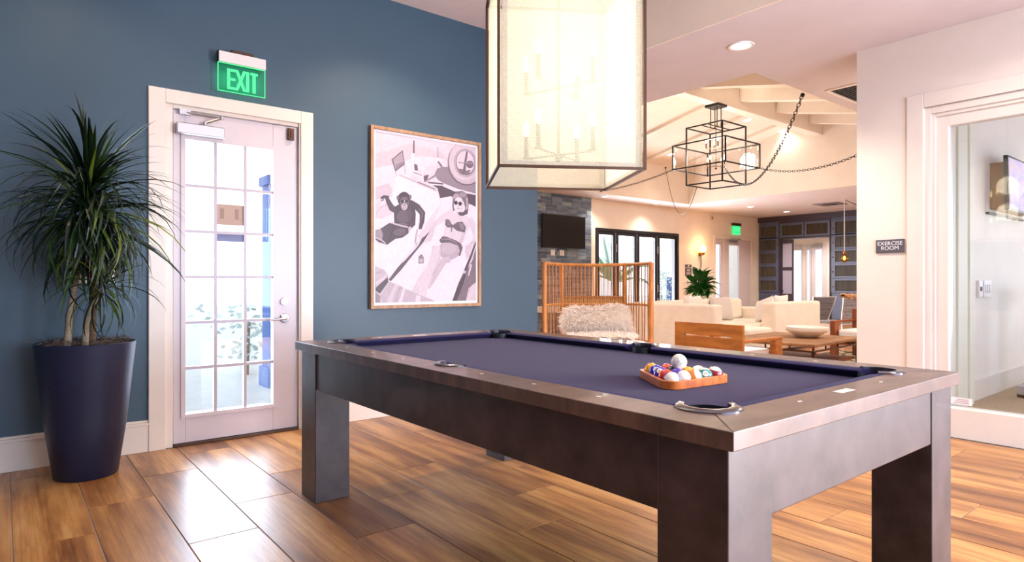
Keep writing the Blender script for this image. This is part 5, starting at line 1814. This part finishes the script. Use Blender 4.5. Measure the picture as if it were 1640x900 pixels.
lm = [oval_leaf(.30, .062), oval_leaf(.26, .058), oval_leaf(.22, .05)]
q = random.Random(4)
for k in range(80):
    az, el = k * 2.4, R(q.uniform(-10, 75))
    r_ = q.uniform(.02, .12)
    h_ = .86 + q.uniform(.02, .26) * (.4 + math.sin(max(0, el)))
    o = link('leaf', lm[k % 3], lp, loc=(r_ * math.cos(az), r_ * math.sin(az), h_))
    o.rotation_euler = (q.gauss(0, .4), -el, az)
b = MB()
for k in range(14):
    a = k * 2.4
    b.tube([(.05 * math.cos(a), .05 * math.sin(a), .80), (.09 * math.cos(a), .09 * math.sin(a), 1.02)], .006, 5)
b.build('stems', M['leaf_dark'], lp)
for a, h_ in ((.6, 1.36), (2.4, 1.34)):
    fl = MB().tube([(0, 0, .9), (.06 * math.cos(a), .06 * math.sin(a), h_)], .005, 5).ball((.06 * math.cos(a), .06 * math.sin(a), h_), .022, .012, .045, n=8, k=6).build('flower', M['pillow_white'], lp)


# ------------------------------------------------------------------ teak armchairs
def armchair(name, label, loc, rz, m):
    t_ = thing(name, label, 'armchair', loc, rz, 'low teak armchairs')
    # faces +X, back at X = 0, width along Y from 0 to .82
    W2 = .82
    for y in (.0, W2 - .12):
        MB().box(-.02, .02, y, y + .12, .0, .70).build('back_post', M[m], t_, bevel=.004)
    for za, zb in ((.575, .70), (.43, .56), (.30, .415)):
        MB().box(-.016, .016, .12, W2 - .12, za, zb).build('back_slat', M[m], t_, bevel=.004)
    for y in (0, W2 - .07):
        MB().box(.02, .76, y, y + .07, .515, .545).build('arm', M[m], t_, bevel=.005)
        MB().box(.62, .76, y, y + .07, 0, .515).build('front_leg', M[m], t_, bevel=.005)
        MB().box(.02, .62, y + .015, y + .055, .20, .28).build('side_rail', M[m], t_, bevel=.004)
    MB().box(.68, .72, .07, W2 - .07, .20, .28).build('front_rail', M[m], t_, bevel=.004)
    MB().box(.02, .70, .08, W2 - .08, .27, .42).build('seat_cushion', M['pillow_white'], t_, bevel=.04, seg=3)
    return t_


a1 = armchair('teak_armchair', 'low teak armchair with its slatted back to the pool table', (5.765, 3.49, 0), 0, 'teak')
a2 = armchair('teak_armchair', 'reddish teak armchair right of the bowl, across the coffee table', (10.25, 4.35, 0.0142), PI, 'teak_red')

# ------------------------------------------------------------------ coffee table, bowl, rug
ct = thing('coffee_table', 'low brown slab coffee table on a dark metal frame, under the white bowl', 'coffee table', (7.17, 3.46, 0), R(4))
TW, TL = 1.50, 1.16
MB().box(0, TW, 0, TL, .385, .42).build('tabletop', M['driftwood'], ct, bevel=.006)
fr = MB()
for x, y in ((.02, .02), (TW - .02, .02), (TW - .02, TL - .02), (.02, TL - .02)):
    fr.bar((x, y, .34), (x, y, .385), .02)
for a, b_ in (((.02, .02), (TW - .02, .02)), ((TW - .02, .02), (TW - .02, TL - .02)), ((TW - .02, TL - .02), (.02, TL - .02)), ((.02, TL - .02), (.02, .02))):
    fr.bar((*a, .335), (*b_, .335), .02)
for k in range(1, 4):
    x = TW * k / 4
    fr.bar((x, .02, .335), (x, .02, .385), .016)
    fr.bar((x, TL - .02, .335), (x, TL - .02, .385), .016)
    y = TL * k / 4
    fr.bar((.02, y, .335), (.02, y, .385), .016)
fr.build('under_frame', M['bronze'], ct)
for x, y in ((.06, .03), (TW - .06, .03), (TW - .06, TL - .03), (.06, TL - .03)):
    MB().box(x - .02, x + .02, y - .02, y + .02, .013, .335).build('leg', M['bronze'], ct, bevel=.002)
MB().box(.62, TW - .08, .08, TL - .1, .13, .17).build('lower_shelf', M['teak_red'], ct, bevel=.004)
bw = tag(MB().lathe([(0, .0), (.09, .0), (.13, .012), (.20, .055), (.245, .085), (.252, .10), (.252, .135), (.244, .14), (.235, .125), (.18, .075), (.08, .035), (0, .03)], 44).build('bowl', [M['porcelain']], None, True, loc=(8.05, 3.98, .4205)),
         'wide white ceramic bowl on the coffee table', 'bowl')
rg = thing('rug', 'black and cream patterned rug under the coffee table', 'rug', (8.75, 3.85, 0), R(2))
t = NT('rug_pattern')
_v = t.coords((1, 1, 1))
_vo = t.n('ShaderNodeTexVoronoi', feature='DISTANCE_TO_EDGE')
_vo.inputs['Scale'].default_value = 7
t.l(_v, _vo.inputs['Vector'])
t.l(t.ramp(_vo.outputs['Distance'], [(.10, lin((40, 34, 30))), (.16, lin((226, 208, 168)))]), t.b.inputs['Base Color'])
t.b.inputs['Roughness'].default_value = .95
MB().box(-1.85, 1.9, -.6, .8, .001, .012).build('pile', t.m, rg, bevel=.002)
_e = MB()
for (xa, xb, ya, yb) in ((-1.87, 1.92, -.62, -.58), (-1.87, 1.92, .78, .82), (-1.87, -1.83, -.58, .78), (1.88, 1.92, -.58, .78)):
    _e.box(xa, xb, ya, yb, .001, .014)
_e.build('binding', M['black'], rg)


# ------------------------------------------------------------------ rope chairs and dining corner
def rope_chair(label, loc, rz, m):
    t_ = thing('rope_chair', label, 'chair', loc, rz, 'rope-backed chairs')
    # back faces -Y side of the picture; seat behind it
    q1, q2, q3, q4 = Vector((-.30, -.10, .83)), Vector((.34, -.10, .83)), Vector((.24, .02, .36)), Vector((-.20, .02, .36))
    f_ = MB().tube([q4, q1, q2, q3], .016, 7).tube([q4, q3], .014, 7)
    f_.build('back_frame', M['alu'], t_, True)
    s_ = MB()
    for k in range(-18, 40):
        for sg in (1, -1):
            pts = []
            for i in range(9):
                v = i / 8
                u = k / 22 + sg * v * .42 + (.0 if sg > 0 else .42)
                if 0 <= u <= 1:
                    p = q1.lerp(q2, u).lerp(q4.lerp(q3, u), v)
                    pts.append(p + Vector((0, .004 * sg * (1 if i % 2 else -1), 0)))
            if len(pts) > 1:
                s_.tube(pts, .0095, 4)
    tag(s_.build('woven_rope', m, t_), kind='stuff')
    MB().box(-.24, .26, .02, .52, .36, .41).build('seat', m, t_, bevel=.012)
    for x, y, xt, yt in ((-.24, -.06, -.20, .02), (.28, -.06, .24, .02), (-.24, .54, -.22, .50), (.28, .54, .24, .50)):
        MB().tube([(x, y, 0), (xt, yt, .38)], .014, 7).build('leg', M['alu'], t_, True)
    return t_


rope_chair('grey rope-woven chair behind the reddish teak armchair', (12.0, 5.15, 0), R(-12), M['rope'])
rope_chair('blue-grey woven chair half hidden by the sofa\'s right end', (12.55, 5.95, 0), R(-14), M['chair_grey'])
th_ = thing('throw', 'rumpled tan throw lying along the rope chair\'s top', 'throw', (12.0, 5.15, 0), R(-12))
q = random.Random(2)
MB().grid(26, 10, lambda u, v: (-.33 + .70 * u, -.10 +  (.05 + .02 * math.sin(u * 29)) * math.cos(v * 2 * PI), .875 + (.034 + .026 * math.sin(u * 17) * math.sin(u * 41 + v * 4)) * math.sin(v * 2 * PI) + .02 * math.sin(u * 23))).build('folds', M['tan_throw'], th_, True, recalc=False)
